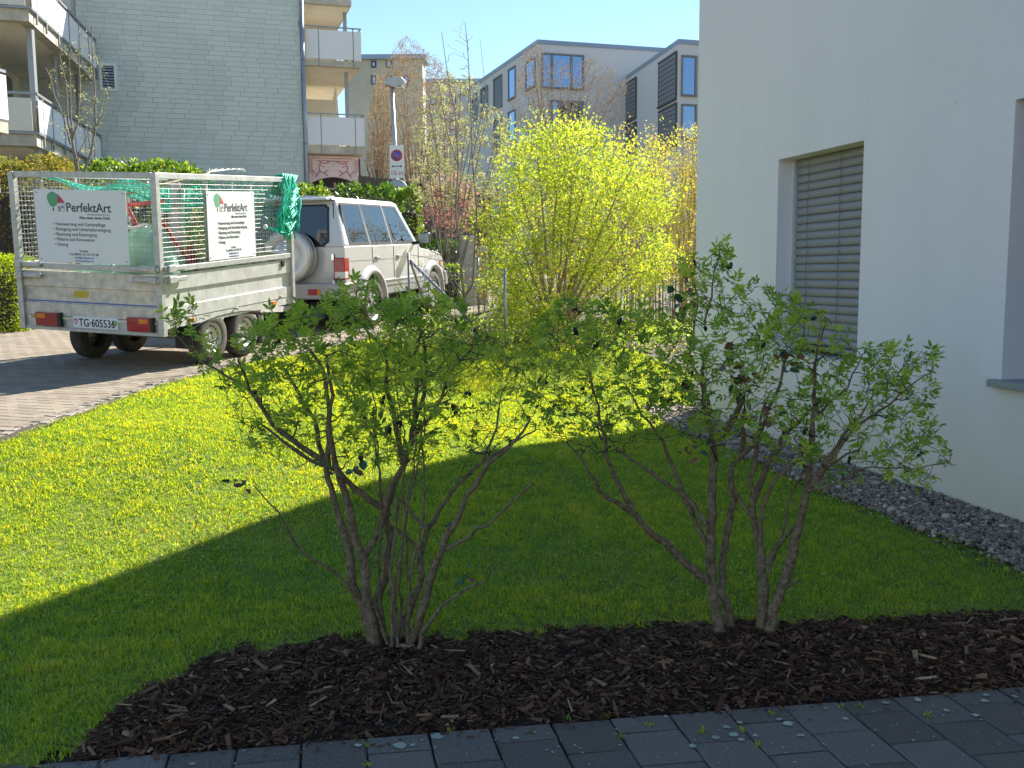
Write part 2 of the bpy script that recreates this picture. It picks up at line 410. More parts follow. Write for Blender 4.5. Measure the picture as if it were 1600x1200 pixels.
def make_chips():
    rng = np.random.default_rng(11)
    n = 46000
    u = rng.uniform(-2.3, 2.5, n); v = rng.uniform(0, 1, n) * (bed_v(u) + 0.05)
    ok = (bed_v(u) > 0.03); u, v = u[ok], v[ok]
    p, z = bed_z(u, v); n = len(u)
    th = rng.uniform(0, 6.28, n)
    d = np.stack([np.cos(th), np.sin(th), rng.normal(0, .28, n)], 1)
    nn = np.stack([rng.normal(0, .5, n), rng.normal(0, .5, n), np.ones(n)], 1)
    Ln = np.exp(rng.normal(math.log(.009), .55, n)); Wd = np.minimum(Ln * rng.uniform(.2, .8, n), .018); Th = Wd * rng.uniform(.15, .4, n)
    P = np.stack([p[:, 0], p[:, 1], z + rng.uniform(0.0, .016, n)], 1)
    M = mats(P, rot_frames(d, nn), np.stack([Wd, Ln, Th], 1))
    tv = [(-.5, -1, -.5), (.4, -1, -.5), (.5, 1, -.5), (-.35, .9, -.5), (-.4, -.9, .5), (.5, -1, .5), (.4, .9, .5), (-.5, 1, .5)]
    tt = [(4, 5, 6), (4, 6, 7), (0, 1, 5), (0, 5, 4), (1, 2, 6), (1, 6, 5), (2, 3, 7), (2, 7, 6), (3, 0, 4), (3, 4, 7)]
    r = rng.uniform(0, .86, n); q = rng.random(n); r[q < .12] = rng.uniform(.86, .95, (q < .12).sum()); r[q < .014] = rng.uniform(.95, 1, (q < .014).sum())
    V, T = inst(tv, np.array(tt), M)
    o = link('bark_chips', np_mesh('bark_chips', V, T, np.repeat(r, 8)), 'bark', bed); o['kind'] = 'stuff'
    # chips kicked onto the paving and into the grass
    n = 420; u = rng.uniform(-1.7, 2.2, n); v = np.where(rng.random(n) < .6, -np.abs(rng.normal(0, .05, n)), bed_v(u) + np.abs(rng.normal(0, .05, n))); p = _e0[None] + PE2[None] * u[:, None] + PE1[None] * v[:, None]
    th = rng.uniform(0, 6.28, n); d = np.stack([np.cos(th), np.sin(th), rng.normal(0, .1, n)], 1); nn = np.stack([rng.normal(0, .15, n), rng.normal(0, .15, n), np.ones(n)], 1); Ln = np.exp(rng.normal(math.log(.005), .5, n))
    M = mats(np.stack([p[:, 0], p[:, 1], np.where(v < 0, .004, gz(p[:, 0], p[:, 1]) + .02)], 1), rot_frames(d, nn), np.stack([Ln * .5, Ln, Ln * .25], 1)); V, T = inst(tv, np.array(tt), M)
    o = link('stray_chips', np_mesh('stray_chips', V, T, np.repeat(rng.uniform(.2, .97, n), 8)), 'bark', bed); o['kind'] = 'stuff'
    # straw-like splinters and larger pale pieces
    n = 120; u = rng.uniform(-1.9, 2.3, n); v = rng.uniform(.05, .95, n) * bed_v(u); p, z = bed_z(u, v)
    th = rng.uniform(0, 6.28, n); d = np.stack([np.cos(th), np.sin(th), rng.normal(0, .15, n)], 1); nn = np.stack([rng.normal(0, .3, n), rng.normal(0, .3, n), np.ones(n)], 1)
    Ln = rng.uniform(.012, .04, n); Wd = np.where(rng.random(n) < .7, Ln * .12, Ln * .35)
    M = mats(np.stack([p[:, 0], p[:, 1], z + .024], 1), rot_frames(d, nn), np.stack([Wd, Ln, Wd * .4], 1))
    V, T = inst(tv, np.array(tt), M)
    o = link('wood_splinters', np_mesh('wood_splinters', V, T, np.repeat(rng.uniform(.9, 1, n), 8)), 'bark', bed); o['kind'] = 'stuff'
make_chips()

# ------------------------------------------------------------------ paving stones at the camera's feet
pav = MB()
pc = [(_e0 + PE2 * a + PE1 * b) for a, b in ((-4, -3.2), (4, -3.2), (4, 0.0), (-4, 0.0))]
pav.add([(p[0], p[1], -0.014) for p in pc], [(0, 1, 2, 3)])
pavement = tag(pav.build('pavement', 'joint_sand', fix=False), kind='structure')
def stone_mesh(name, lx, ly, h, r, rr, rng, bev=0.006, skew=0.0):
    b = bev; j = lambda: rng.uniform(-.0022, .0022)
    lo = [(0, 0), (lx, 0), (lx, ly), (0, ly)]; hi = [(b, b), (lx - b, b), (lx - b, ly - b), (b, ly - b)]
    lo = [(x + j(), y + j()) for x, y in lo]
    lo = [(x + y * skew, y) for x, y in lo]; hi = [(x + y * skew, y) for x, y in hi]
    V = [(x, y, -h) for x, y in lo] + [(x, y, -b * .8) for x, y in lo] + [(x, y, 0) for x, y in hi]
    F = [(0, 1, 5, 4), (1, 2, 6, 5), (2, 3, 7, 6), (3, 0, 4, 7), (4, 5, 9, 8), (5, 6, 10, 9), (6, 7, 11, 10), (7, 4, 8, 11), (8, 9, 10, 11)]
    return np_mesh(name, np.array(V), np.array(F), np.full(12, rr))
rp = random.Random(5)
CW = 0.1905
_stones = {}
def lay_paver(u0, v0, lx, ly):
    key = (round(lx, 3), round(ly, 3), rp.randrange(7))
    if key not in _stones: _stones[key] = stone_mesh('paver', lx - .005, ly - .005, .05, 0, rp.random(), rp, .006, -math.tan(PB - PA))
    o = link('paver', _stones[key], 'paver_grey', pavement)
    p = _e0 + PE2 * (u0 + .0025) + PE1 * (v0 + .0025)
    o.location = (p[0], p[1], rp.uniform(-.0025, .0015)); o.rotation_euler = (rp.gauss(0, .004), rp.gauss(0, .004), PA + rp.gauss(0, .004))
_u0 = pav_uv(*onz(766, 1137)[:2])[0]
for c in range(-10, 10):
    u0 = _u0 + c * CW
    stag = (c % 2 == 0)
    v = 0.0
    first = 0.10 if stag else 0.197
    L = first
    while v > -0.72:
        lay_paver(u0, v - L, CW, L); v -= L; L = 0.197
# lichen on the paving, a few weeds in the joints
lrng = np.random.default_rng(8)
def lichen_patch(px, py, r, round_=True):
    p = onz(px, py, 0.0); b = MB(); n = 12; a0 = lrng.uniform(0, 6)
    ring = [(p[0] + r * lrng.uniform(.75 if round_ else .4, 1.1) * math.cos(a0 + 6.283 * i / n), p[1] + r * lrng.uniform(.75 if round_ else .4, 1.1) * math.sin(a0 + 6.283 * i / n), .0035) for i in range(n)]
    return [(p[0], p[1], .0042)] + ring
lv, lt, lr = [], [], []
for px, py, r, rd in [(683, 1152, .020, True), (625, 1166, .021, True), (560, 1166, .014, False), (1084, 1167, .014, False), (1118, 1153.5, .013, True), (1146, 1149, .016, True), (1158, 1157, .012, True), (1136, 1137, .017, False), (1155, 1130, .011, False), (1232, 1132, .018, False), (1252, 1150, .014, False), (1218, 1125, .011, False), (1384, 1099, .013, False), (1401, 1089, .012, False), (1434, 1094, .016, False), (1479, 1111, .012, False), (1524, 1118, .015, False), (1538, 1096, .015, False), (1541, 1087, .014, False), (1585, 1089, .012, False), (1290, 1108, .01, False), (900, 1128, .01, False), (1040, 1121, .011, False), (806, 1154, .012, False), (650, 1140, .01, False), (645, 1165, .012, False), (300, 1195, .01, False), (1320, 1124, .012, False), (1180, 1150, .01, False)] + [(lrng.uniform(300, 1600), lrng.uniform(1080, 1200), lrng.uniform(.002, .006), False) for _ in range(130)]:
    u, v = pav_uv(*onz(px, py)[:2])
    if v > -0.01: continue
    o = len(lv); ps = lichen_patch(px, py, r, rd); lv += ps; k = len(ps) - 1
    lt += [(o, o + 1 + i, o + 1 + (i + 1) % k) for i in range(k)]; lr += [lrng.uniform(.0, 1)] * len(ps)
o = link('lichen', np_mesh('lichen', np.array(lv), np.array(lt), np.array(lr)), 'lichen', pavement); o['kind'] = 'stuff'
wv, wt, wr = [], [], []
for px, py in [(1096, 1145), (1182, 1165), (972, 1152), (1316, 1105), (1344, 1105), (1450, 1120), (1160, 1143), (573, 1165), (576, 1196), (950, 1120), (305, 1165), (885, 1122), (480, 1152), (700, 1143), (1208, 1116), (1012, 1134)]:
    p = onz(px, py)
    for _ in range(9):
        a = lrng.uniform(0, 6.28); l = lrng.uniform(.008, .022); d = np.array([math.cos(a), math.sin(a), lrng.uniform(.4, 1.6)]); d /= np.linalg.norm(d)
        s_ = np.array([-math.sin(a), math.cos(a), 0]) * .003
        q = p + np.array([lrng.normal(0, .006), lrng.normal(0, .006), 0]); o = len(wv)
        wv += [q - s_ * .5, q + s_ * .5, q + d * l * .6 + s_, q + d * l, q + d * l * .6 - s_]; wt += [(o, o + 1, o + 2), (o, o + 2, o + 4), (o + 4, o + 2, o + 3)]; wr += [lrng.uniform(.4, .9)] * 5
o = link('joint_weeds', np_mesh('joint_weeds', np.array(wv), np.array(wt), np.array(wr)), 'grass', pavement); o['kind'] = 'stuff'

# ------------------------------------------------------------------ driveway of small tan bricks, cobble kerb
dq = []; ys = np.linspace(2.5, 40, 80)
for y in ys:
    xr = float(kerb_x(y)) + .0; xl = min(-7.2 - .05 * (y - 13), xr - 4) if y < 25 else xr - 7
    for t in np.linspace(0, 1, 8):
        x = xl * (1 - t) + xr * t; dq.append((x, y, float(gz(x, y)) + 0.006))
dm = np_mesh('driveway', np.array(dq), np.array([(j * 8 + i, j * 8 + i + 1, j * 8 + i + 9, j * 8 + i + 8) for j in range(len(ys) - 1) for i in range(7)]), smooth=True)
driveway = tag(link('driveway', dm, 'drive_base'), kind='structure')
rb = random.Random(9)
bricks = []
DYAW = 0.27
de1 = np.array([math.sin(DYAW), math.cos(DYAW)]); de2 = np.array([math.cos(DYAW), -math.sin(DYAW)])
for r in range(-70, 120):
    for c in range(-40, 50):
        p = np.array([-3.6, 9.0]) + de1 * r * .108 + de2 * (c * .212 + (r % 2) * .106)
        if p[1] < 3.4 or p[1] > 18.5: continue
        if p[0] + .12 > kerb_x(p[1]) + .0 or p[0] < -0.75 * p[1] - 1.2 or p[0] < -7.4: continue
        bricks.append(p)
bricks.sort(key=lambda p: (p[0] < -.535 * p[1], p[1]))
_bm = [stone_mesh('paving_brick', .208, .104, .03, 0, i / 5.0, rb, .004) for i in range(6)]
tilt = math.atan(DC)
for p in bricks[:300]:
    o = link('paving_brick', _bm[rb.randrange(6)], 'drive_brick', driveway)
    o.location = (p[0], p[1], float(gz(p[0] + .1, p[1])) + .011 + rb.uniform(-.001, .001))
    o.rotation_euler = (tilt, .01, -DYAW + rb.gauss(0, .006))
P = np.array(bricks[300:]); nB = len(P)
brng = np.random.default_rng(4)
Pz = np.stack([P[:, 0], P[:, 1], gz(P[:, 0] + .1, P[:, 1]) + .011 + brng.uniform(-.001, .001, nB)], 1)
R = np.tile(np.array(Euler((tilt, .01, -DYAW)).to_matrix())[None], (nB, 1, 1))
tv = [(0, 0, -.004), (.208, 0, -.004), (.208, .104, -.004), (0, .104, -.004), (.004, .004, 0), (.204, .004, 0), (.204, .1, 0), (.004, .1, 0)]
V, T = inst(tv, np.array([(0, 1, 5, 4), (1, 2, 6, 5), (2, 3, 7, 6), (3, 0, 4, 7), (4, 5, 6, 7)]), mats(Pz, R, np.ones(nB)))
o = link('brick_paving', np_mesh('brick_paving', V, T, np.repeat(brng.random(nB), 8)), 'drive_brick', driveway); o['kind'] = 'stuff'
kerb_base = MB(); kp = []
for y in np.arange(3.7, 20, .25): kp.append((float(kerb_x(y)), y))
for a, b in zip(kp[:-1], kp[1:]):
    z0, z1 = float(gz(*a)) + .012, float(gz(*b)) + .012
    kerb_base.add([(a[0] - .03, a[1], z0), (a[0] + .17, a[1], z0), (b[0] + .17, b[1], z1), (b[0] - .03, b[1], z1)], [(0, 1, 2, 3)])
kerb = tag(kerb_base.build('kerb', 'soil', fix=False), kind='structure')
_ks = [stone_mesh('kerb_stone', .125, .092, .06, 0, i / 6.0, rb, .007) for i in range(7)]
y = 3.8
while y < 15.5:
    x = float(kerb_x(y)); dx = float(kerb_x(y + .1)) - x; a = math.atan2(dx, .1)
    for k in (0, 1):
        if k == 1 and rb.random() < .12: continue
        o = link('kerb_stone', _ks[rb.randrange(7)], 'kerb_stone', kerb)
        s_ = rb.uniform(.8, 1.05); o.scale = (s_ * .62, rb.uniform(.9, 1.1), 1)
        o.location = (x - .02 + k * .085 + rb.uniform(-.006, .006), y + rb.uniform(-.01, .01) + .05 * k, float(gz(x, y)) + .017 + rb.uniform(-.004, .004)); o.rotation_euler = (tilt + rb.gauss(0, .03), rb.gauss(0, .03), -a + rb.gauss(0, .06))
    y += .098

# ------------------------------------------------------------------ pebble strip along the house
gs = MB(); ysn = np.linspace(1.0, 9.6, 40)
for a, b in zip(ysn[:-1], ysn[1:]):
    xa, xb = 3.95 - .24 * a, 3.95 - .24 * b; wa, wb = float(strip_w(a)) / .97 + .12, float(strip_w(b)) / .97 + .12
    gs.add([(xa - wa, a, .002), (xa + .02, a, .012), (xb + .02, b, .012), (xb - wb, b, .002)], [(0, 1, 2, 3)])
strip = tag(gs.build('gravel_strip', 'soil', fix=False), kind='structure')
def make_pebbles():
    rng = np.random.default_rng(21); n = 17000
    y = rng.uniform(3.9, 9.5, n); d = np.abs(rng.uniform(-.0, 1.0, n)) * strip_w(y) + rng.normal(0, .02, n)
    far = rng.random(n) < .04; d = np.where(far, d + rng.uniform(0, .15, n), d)
    d = np.maximum(d, .015)
    x = 3.95 - .24 * y - d / .9724
    ok = (x < .62 * y + .4); x, y, d = x[ok], y[ok], d[ok]; n = len(x)
    s = np.exp(rng.normal(math.log(.0105), .38, n)); s = np.where(y > 7, s * 1.25, s)
    z = .012 + .02 * (1 - d / .6) + rng.uniform(-.003, .017, n) + gz(x, y) * .5
    bm = bmesh.new(); bmesh.ops.create_icosphere(bm, subdivisions=1, radius=1); V0 = np.array([v.co[:] for v in bm.verts]); T0 = np.array([[v.index for v in f.verts] for f in bm.faces]); bm.free()
    R = np.array([np.array(Euler((rng.normal(0, .35), rng.normal(0, .35), rng.uniform(0, 6.28))).to_matrix()) for _ in range(400)])[rng.integers(0, 400, n)]
    S = np.stack([s * rng.uniform(.8, 1.35, n), s * rng.uniform(.7, 1.1, n), s * rng.uniform(.45, .8, n)], 1)
    V, T = inst(V0, T0, mats(np.stack([x, y, z], 1), R, S))
    V += rng.normal(0, .0008, V.shape)
    o = link('pebbles', np_mesh('pebbles', V, T, np.repeat(np.clip(rng.normal(.45, .27, n), 0, 1), len(V0)), smooth=True), 'pebble', strip); o['kind'] = 'stuff'
make_pebbles()

# ------------------------------------------------------------------ white house on the right
def mat_plaster():
    m, nt, N, L, out = _nt('plaster')
    b = N.new('ShaderNodeBsdfPrincipled'); b.inputs['Roughness'].default_value = 0.92; b.inputs['Specular IOR Level'].default_value = 0.2
    tc = N.new('ShaderNodeTexCoord')
    n = N.new('ShaderNodeTexNoise'); n.inputs['Scale'].default_value = 0.8; n.inputs['Detail'].default_value = 7; L.new(tc.outputs['Object'], n.inputs['Vector'])
    r = N.new('ShaderNodeValToRGB'); r.color_ramp.elements[0].position = .32; r.color_ramp.elements[1].position = .62
    r.color_ramp.elements[0].color = (.88, .80, .82, 1); r.color_ramp.elements[1].color = (.93, .845, .865, 1)
    mp = N.new('ShaderNodeMapping'); mp.inputs['Scale'].default_value = (2.2, 2.2, .35); L.new(tc.outputs['Object'], mp.inputs['Vector'])
    ns = N.new('ShaderNodeTexNoise'); ns.inputs['Scale'].default_value = 1.3; ns.inputs['Detail'].default_value = 8; L.new(mp.outputs[0], ns.inputs['Vector'])
    av = N.new('ShaderNodeMath'); av.operation = 'MULTIPLY_ADD'; av.inputs[1].default_value = .55; L.new(ns.outputs['Fac'], av.inputs[0])
    hv = N.new('ShaderNodeMath'); hv.operation = 'MULTIPLY'; hv.inputs[1].default_value = .45; L.new(n.outputs['Fac'], hv.inputs[0]); L.new(hv.outputs[0], av.inputs[2])
    L.new(av.outputs[0], r.inputs['Fac'])
    # splash-back dirt plus warm bounce light painted into the colour, low on the wall
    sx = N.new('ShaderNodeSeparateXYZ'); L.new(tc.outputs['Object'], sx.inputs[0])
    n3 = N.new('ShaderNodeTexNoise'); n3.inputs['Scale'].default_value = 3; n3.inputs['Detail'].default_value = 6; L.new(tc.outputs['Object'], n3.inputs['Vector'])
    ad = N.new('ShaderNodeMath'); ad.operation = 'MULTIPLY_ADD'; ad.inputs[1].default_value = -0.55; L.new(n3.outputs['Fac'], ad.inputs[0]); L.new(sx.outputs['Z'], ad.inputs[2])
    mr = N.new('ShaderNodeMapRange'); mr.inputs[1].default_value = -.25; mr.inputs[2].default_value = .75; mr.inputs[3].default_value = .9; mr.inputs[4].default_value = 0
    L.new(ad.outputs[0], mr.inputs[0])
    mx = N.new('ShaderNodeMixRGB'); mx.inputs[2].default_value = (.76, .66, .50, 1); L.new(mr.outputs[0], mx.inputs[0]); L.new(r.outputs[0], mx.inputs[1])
    # small dark flecks
    v = N.new('ShaderNodeTexVoronoi'); v.inputs['Scale'].default_value = 2.6; v.inputs['Randomness'].default_value = 1; L.new(tc.outputs['Object'], v.inputs['Vector'])
    lt = N.new('ShaderNodeMath'); lt.operation = 'LESS_THAN'; lt.inputs[1].default_value = .022; L.new(v.outputs['Distance'], lt.inputs[0])
    ms = N.new('ShaderNodeMath'); ms.operation = 'MULTIPLY'; ms.inputs[1].default_value = .45; L.new(lt.outputs[0], ms.inputs[0])
    mx2 = N.new('ShaderNodeMixRGB'); mx2.inputs[2].default_value = (.25, .23, .2, 1); L.new(ms.outputs[0], mx2.inputs[0]); L.new(mx.outputs[0], mx2.inputs[1])
    L.new(mx2.outputs[0], b.inputs['Base Color'])
    n2 = N.new('ShaderNodeTexNoise'); n2.inputs['Scale'].default_value = 220; n2.inputs['Detail'].default_value = 3; L.new(tc.outputs['Object'], n2.inputs['Vector'])
    n4 = N.new('ShaderNodeTexNoise'); n4.inputs['Scale'].default_value = 5; n4.inputs['Detail'].default_value = 3; L.new(tc.outputs['Object'], n4.inputs['Vector'])
    sm = N.new('ShaderNodeMath'); sm.operation = 'MULTIPLY_ADD'; sm.inputs[1].default_value = 2.0; L.new(n4.outputs['Fac'], sm.inputs[0]); L.new(n2.outputs['Fac'], sm.inputs[2])
    bp = N.new('ShaderNodeBump'); bp.inputs['Strength'].default_value = .7; bp.inputs['Distance'].default_value = .006
    L.new(sm.outputs[0], bp.inputs['Height']); L.new(bp.outputs[0], b.inputs['Normal']); L.new(b.outputs[0], out.inputs[0])
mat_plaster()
mat('slat_grey', (0.285, 0.265, 0.28), 0.45, 0.06, 3, spec=0.5)
mat('cord_grey', (0.16, 0.155, 0.16), 0.7, 0.1)
mat('frame_white', (0.66, 0.67, 0.68), 0.4, 0.05)
mat('frame_dark', (0.06, 0.06, 0.065), 0.5, 0.1)
mat('granite', (0.30, 0.30, 0.30), 0.6, 0.35, 90, bump=.15, bscale=150)
mat('dark_room', (0.015, 0.016, 0.018), 0.9, 0.2)
mat_glass('window_glass', (.35, .38, .42), .22)
mat('roof_metal', (0.35, 0.36, 0.37), 0.5, 0.1, metal=.6)
HC = Vector((1.75, 9.17, 0.0))
HYAW = math.atan2(-.9724, .2334)
house = thing('white_house', 'large white plastered house with a closed grey blind, at the right edge', 'house', HC, (0, 0, HYAW))
def house_wall():
    b = MB(); X = [0, 1.525, 2.666, 4.035, 5.35, 15.0]; Z = [-.25, .755, .79, 2.26, 2.29, 6.3]
    opens = [(1, .755, 2.26), (3, .79, 2.29)]
    for i in range(len(X) - 1):
        zs = [-.25, 6.3]
        for k, z0, z1 in opens:
            if i == k:
                b.add([(X[i], 0, -.25), (X[i + 1], 0, -.25), (X[i + 1], 0, z0), (X[i], 0, z0)], [(0, 1, 2, 3)])
                b.add([(X[i], 0, z1), (X[i + 1], 0, z1), (X[i + 1], 0, 6.3), (X[i], 0, 6.3)], [(0, 1, 2, 3)])
                y = .36
                b.add([(X[i], 0, z0), (X[i], y, z0), (X[i], y, z1), (X[i], 0, z1)], [(0, 1, 2, 3)])
                b.add([(X[i + 1], 0, z0), (X[i + 1], 0, z1), (X[i + 1], y, z1), (X[i + 1], y, z0)], [(0, 1, 2, 3)])
                b.add([(X[i], 0, z1), (X[i], y, z1), (X[i + 1], y, z1), (X[i + 1], 0, z1)], [(0, 1, 2, 3)])
                b.add([(X[i], 0, z0), (X[i + 1], 0, z0), (X[i + 1], y, z0), (X[i], y, z0)], [(0, 1, 2, 3)])
                break
        else:
            b.add([(X[i], 0, -.25), (X[i + 1], 0, -.25), (X[i + 1], 0, 6.3), (X[i], 0, 6.3)], [(0, 1, 2, 3)])
    b.add([(0, 0, -.25), (0, 0, 6.3), (0, 9, 6.3), (0, 9, -.25)], [(0, 1, 2, 3)])
    b.add([(0, 9, -.25), (0, 9, 6.3), (15, 9, 6.3), (15, 9, -.25)], [(0, 1, 2, 3)])
    b.add([(15, 0, -.25), (15, 9, -.25), (15, 9, 6.3), (15, 0, 6.3)], [(0, 1, 2, 3)])
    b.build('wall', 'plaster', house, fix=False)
    MB().box(-.06, 15.06, -.06, 9.06, 6.3, 6.42).build('roof', 'roof_metal', house)
house_wall()
w1 = MB().box(1.535, 2.656, .33, .345, .76, 2.25).build('window', 'dark_room', house)
zz = 0.83
sv = [(-.5, .03), (-.3, .008), (-.1, -.004), (.12, -.006), (.3, .004), (.42, .014), (.5, .03)]
slat = MB()
def slat_prof():
    # one blind slat: shallow S profile, turned almost shut
    pts = [(-.003, .000), (.005, .010), (.009, .022), (.009, .036), (.003, .048), (-.006, .058), (-.013, .067)]
    n = len(pts); V = []; t = .0012
    for x in (1.557, 2.634):
        for y, z in pts: V.append((x, .150 - y, z))
        for y, z in pts: V.append((x, .150 - y + t, z))
    F = []
    for i in range(n - 1):
        F += [(i, i + 1, 2 * n + i + 1, 2 * n + i), (n + i, 3 * n + i, 3 * n + i + 1, n + i + 1)]
    F += [(0, 2 * n, 3 * n, n), (n - 1, 2 * n - 1, 4 * n - 1, 3 * n - 1)]
    return np_mesh('blind_slat', np.array(V), np.array(F), smooth=True)
sm_ = slat_prof(); rs = random.Random(2)
for k in range(23):
    o = link('blind_slat', sm_, 'slat_grey', w1); o.location = (0, rs.uniform(-.001, .001), .825 + k * .0622); o.rotation_euler = (rs.uniform(-.01, .01), 0, 0)
MB().box(1.54, 2.65, .115, .165, .792, .822).build('bottom_rail', 'slat_grey', w1)
for x in (1.527, 2.640):
    MB().box(x, x + .026, .118, .172, .757, 2.258).build('guide_rail', 'frame_white', w1)
for x in (1.75, 2.19):
    MB().tube([(x, .126, .80 + .0361 * i) if i % 2 else (x, .136, .80 + .0361 * i) for i in range(41)], .0022, 5).build('ladder_cord', 'cord_grey', w1)
w2 = MB().box(4.115, 5.27, .295, .31, .87, 2.21).build('window', 'window_glass', house)
fr = MB(); fr.box(4.037, 4.115, .27, .33, .795, 2.288); fr.box(5.27, 5.348, .27, .33, .795, 2.288); fr.box(4.115, 5.27, .27, .33, .795, .87); fr.box(4.115, 5.27, .27, .33, 2.21, 2.288)
fr.build('frame', 'frame_white', w2)
MB().box(4.04, 5.34, .5, .52, .8, 2.28).build('dark_interior', 'dark_room', w2)
MB().box(3.985, 5.40, -.055, .268, .752, .792).build('sill', 'granite', w2, bevel=.004)

# ------------------------------------------------------------------ apartment building with grey shingles and balconies
mat_rnd('shingle', [(0.0, (0.60, 0.65, 0.59)), (0.5, (0.63, 0.68, 0.62)), (1.0, (0.66, 0.71, 0.65))], 0.85, noise=1.0, nscale=.5)
mat('shingle_joint', (0.42, 0.455, 0.42), 0.9, .1)
mat('concrete', (0.55, 0.50, 0.40), 0.9, 0.25, 3, bump=.2)
mat('soffit', (0.80, 0.74, 0.62), 0.9, 0.08, 2)
mat('panel_white', (0.82, 0.81, 0.79), 0.5, 0.03, 1)
mat('panel_cream', (0.72, 0.67, 0.56), 0.6, 0.04, 1)
mat('rail_grey', (0.30, 0.31, 0.32), 0.45, 0.1, metal=.5)
mat('zinc_pipe', (0.30, 0.35, 0.40), 0.4, 0.15, 2, metal=.5)
mat('mural_pink', (0.80, 0.62, 0.56), 0.9, 0.1, 3)
mat('mural_red', (0.50, 0.12, 0.17), 0.9, 0.1, 3)
mat('plaster_beige', (0.66, 0.62, 0.53), 0.9, 0.08, 2)
mat('louvre', (0.33, 0.37, 0.43), 0.5, 0.1)
FO = Vector((-6.08, 29.0, 0)); FYAW = math.atan2(.309, .951)
apt = thing('apartment_building', 'tall grey shingled apartment block with balconies, behind the trailer', 'building', FO, (0, 0, FYAW))
EX = np.array([.951, .309, 0]); EN = np.array([.309, -.951, 0])
def fl(px, py, off=0.0):
    p = on_plane(px, py, np.array(FO) + EN * off, EN) - np.array(FO)
    return float(p @ EX), float(p[2])
MB().box(-9.5, -.02, .02, 13, .3, 11.5).build('wall', 'shingle_joint', apt)
srng = random.Random(13)
rows = []
CHh, SWd = .138, .47
for r in range(80):
    z = .55 + r * CHh
    if z > 11.3: break
    x = -.04 - SWd * srng.random()
    first = True
    xr = -.03
    while xr > -6.6:
        xl = max(x - SWd, -6.7) if not first else x
        if not first: x -= SWd
        first = False
        if xr - xl > .05: rows.append((xl, xr, z))
        xr = xl
vis = [s for s in rows if 3.9 < s[2] < 10.0]; vis.sort(key=lambda s: -s[2])
hid = [s for s in rows if not (3.9 < s[2] < 10.0)]
cen = sorted(vis, key=lambda s: abs(s[2] - 6.6))
_shm = {}
def shingle_box(w, rr):
    V = [(0, -.0072, 0), (w, -.0072, 0), (w, -.0052, CHh - .005), (0, -.0052, CHh - .005), (0, .015, 0), (w, .015, 0), (w, .015, CHh - .005), (0, .015, CHh - .005)]
    return np.array(V), np.array([(0, 1, 2, 3), (0, 4, 5, 1), (1, 5, 6, 2), (3, 2, 6, 7), (0, 3, 7, 4)])
for i, (xl, xr, z) in enumerate(cen[:300]):
    w = round(xr - xl - .008, 2); k = (w, i % 5)
    if k not in _shm:
        V, F = shingle_box(w, 0); _shm[k] = np_mesh('shingle', V, F, np.full(8, (i % 5) / 4.0))
    o = link('shingle', _shm[k], 'shingle', apt); o.location = (xl + .002, srng.uniform(-.0008, .0004), z)
AV, AF, AR = [], [], []
for (xl, xr, z) in cen[300:] + hid:
    V, F = shingle_box(xr - xl - .008, 0); AF.append(F + len(AV) * 8); AV.append(V + np.array([xl + .002, srng.uniform(-.0008, .0004), z])); AR += [srng.random()] * 8
o = link('shingle_cladding', np_mesh('shingle_cladding', np.concatenate(AV), np.concatenate(AF), np.array(AR)), 'shingle', apt); o['kind'] = 'stuff'
MB().box(-9.6, 1.7, -.15, 13.2, 11.5, 11.8).build('roof', 'concrete', apt)
# down pipe on the corner
dp = MB().tube([(.03, -.07, 1.0), (.03, -.07, 5.0), (.03, -.07, 11.4)], .055, 10).build('downpipe', 'zinc_pipe', apt)
for z in (2.5, 5.2, 7.6, 9.9): MB().tube([(.03, -.07, z), (.03, -.07, z + .05)], .068, 10).build('pipe_clamp', 'zinc_pipe', dp)
# louvred vents in the facade
def louvre(px0, py0, px1, py1, n):
    x0, z1 = fl(px0, py0); x1, z0 = fl(px1, py1)
    w = MB(); t = .07
    w.box(x0, x1, -.05, .0, z0, z0 + t); w.box(x0, x1, -.05, .0, z1 - t, z1); w.box(x0, x0 + t, -.05, 0, z0 + t, z1 - t); w.box(x1 - t, x1, -.05, 0, z0 + t, z1 - t)
    f = w.build('window', 'panel_white', apt)
    MB().box(x0 + t, x1 - t, -.018, -.012, z0 + t, z1 - t).build('dark_opening', 'dark_room', f)
    for i in range(n):
        z = z0 + t + (i + .5) * (z1 - z0 - 2 * t) / n
        s = MB(); s.add([(x0 + t, -.045, z - .03), (x1 - t, -.045, z - .03), (x1 - t, -.02, z + .02), (x0 + t, -.02, z + .02)], [(0, 1, 2, 3)])
        s.build('louvre_slat', 'louvre', f, fix=False)
louvre(154, 98, 184, 143, 8)
louvre(163, 245, 191, 275, 5)
for px in (445, 450, 455):
    x, z = fl(px, 246); MB().box(x - .03, x + .03, -.03, -.011, z - .03, z + .03).build('vent_cap', 'panel_white', apt, bevel=.01)
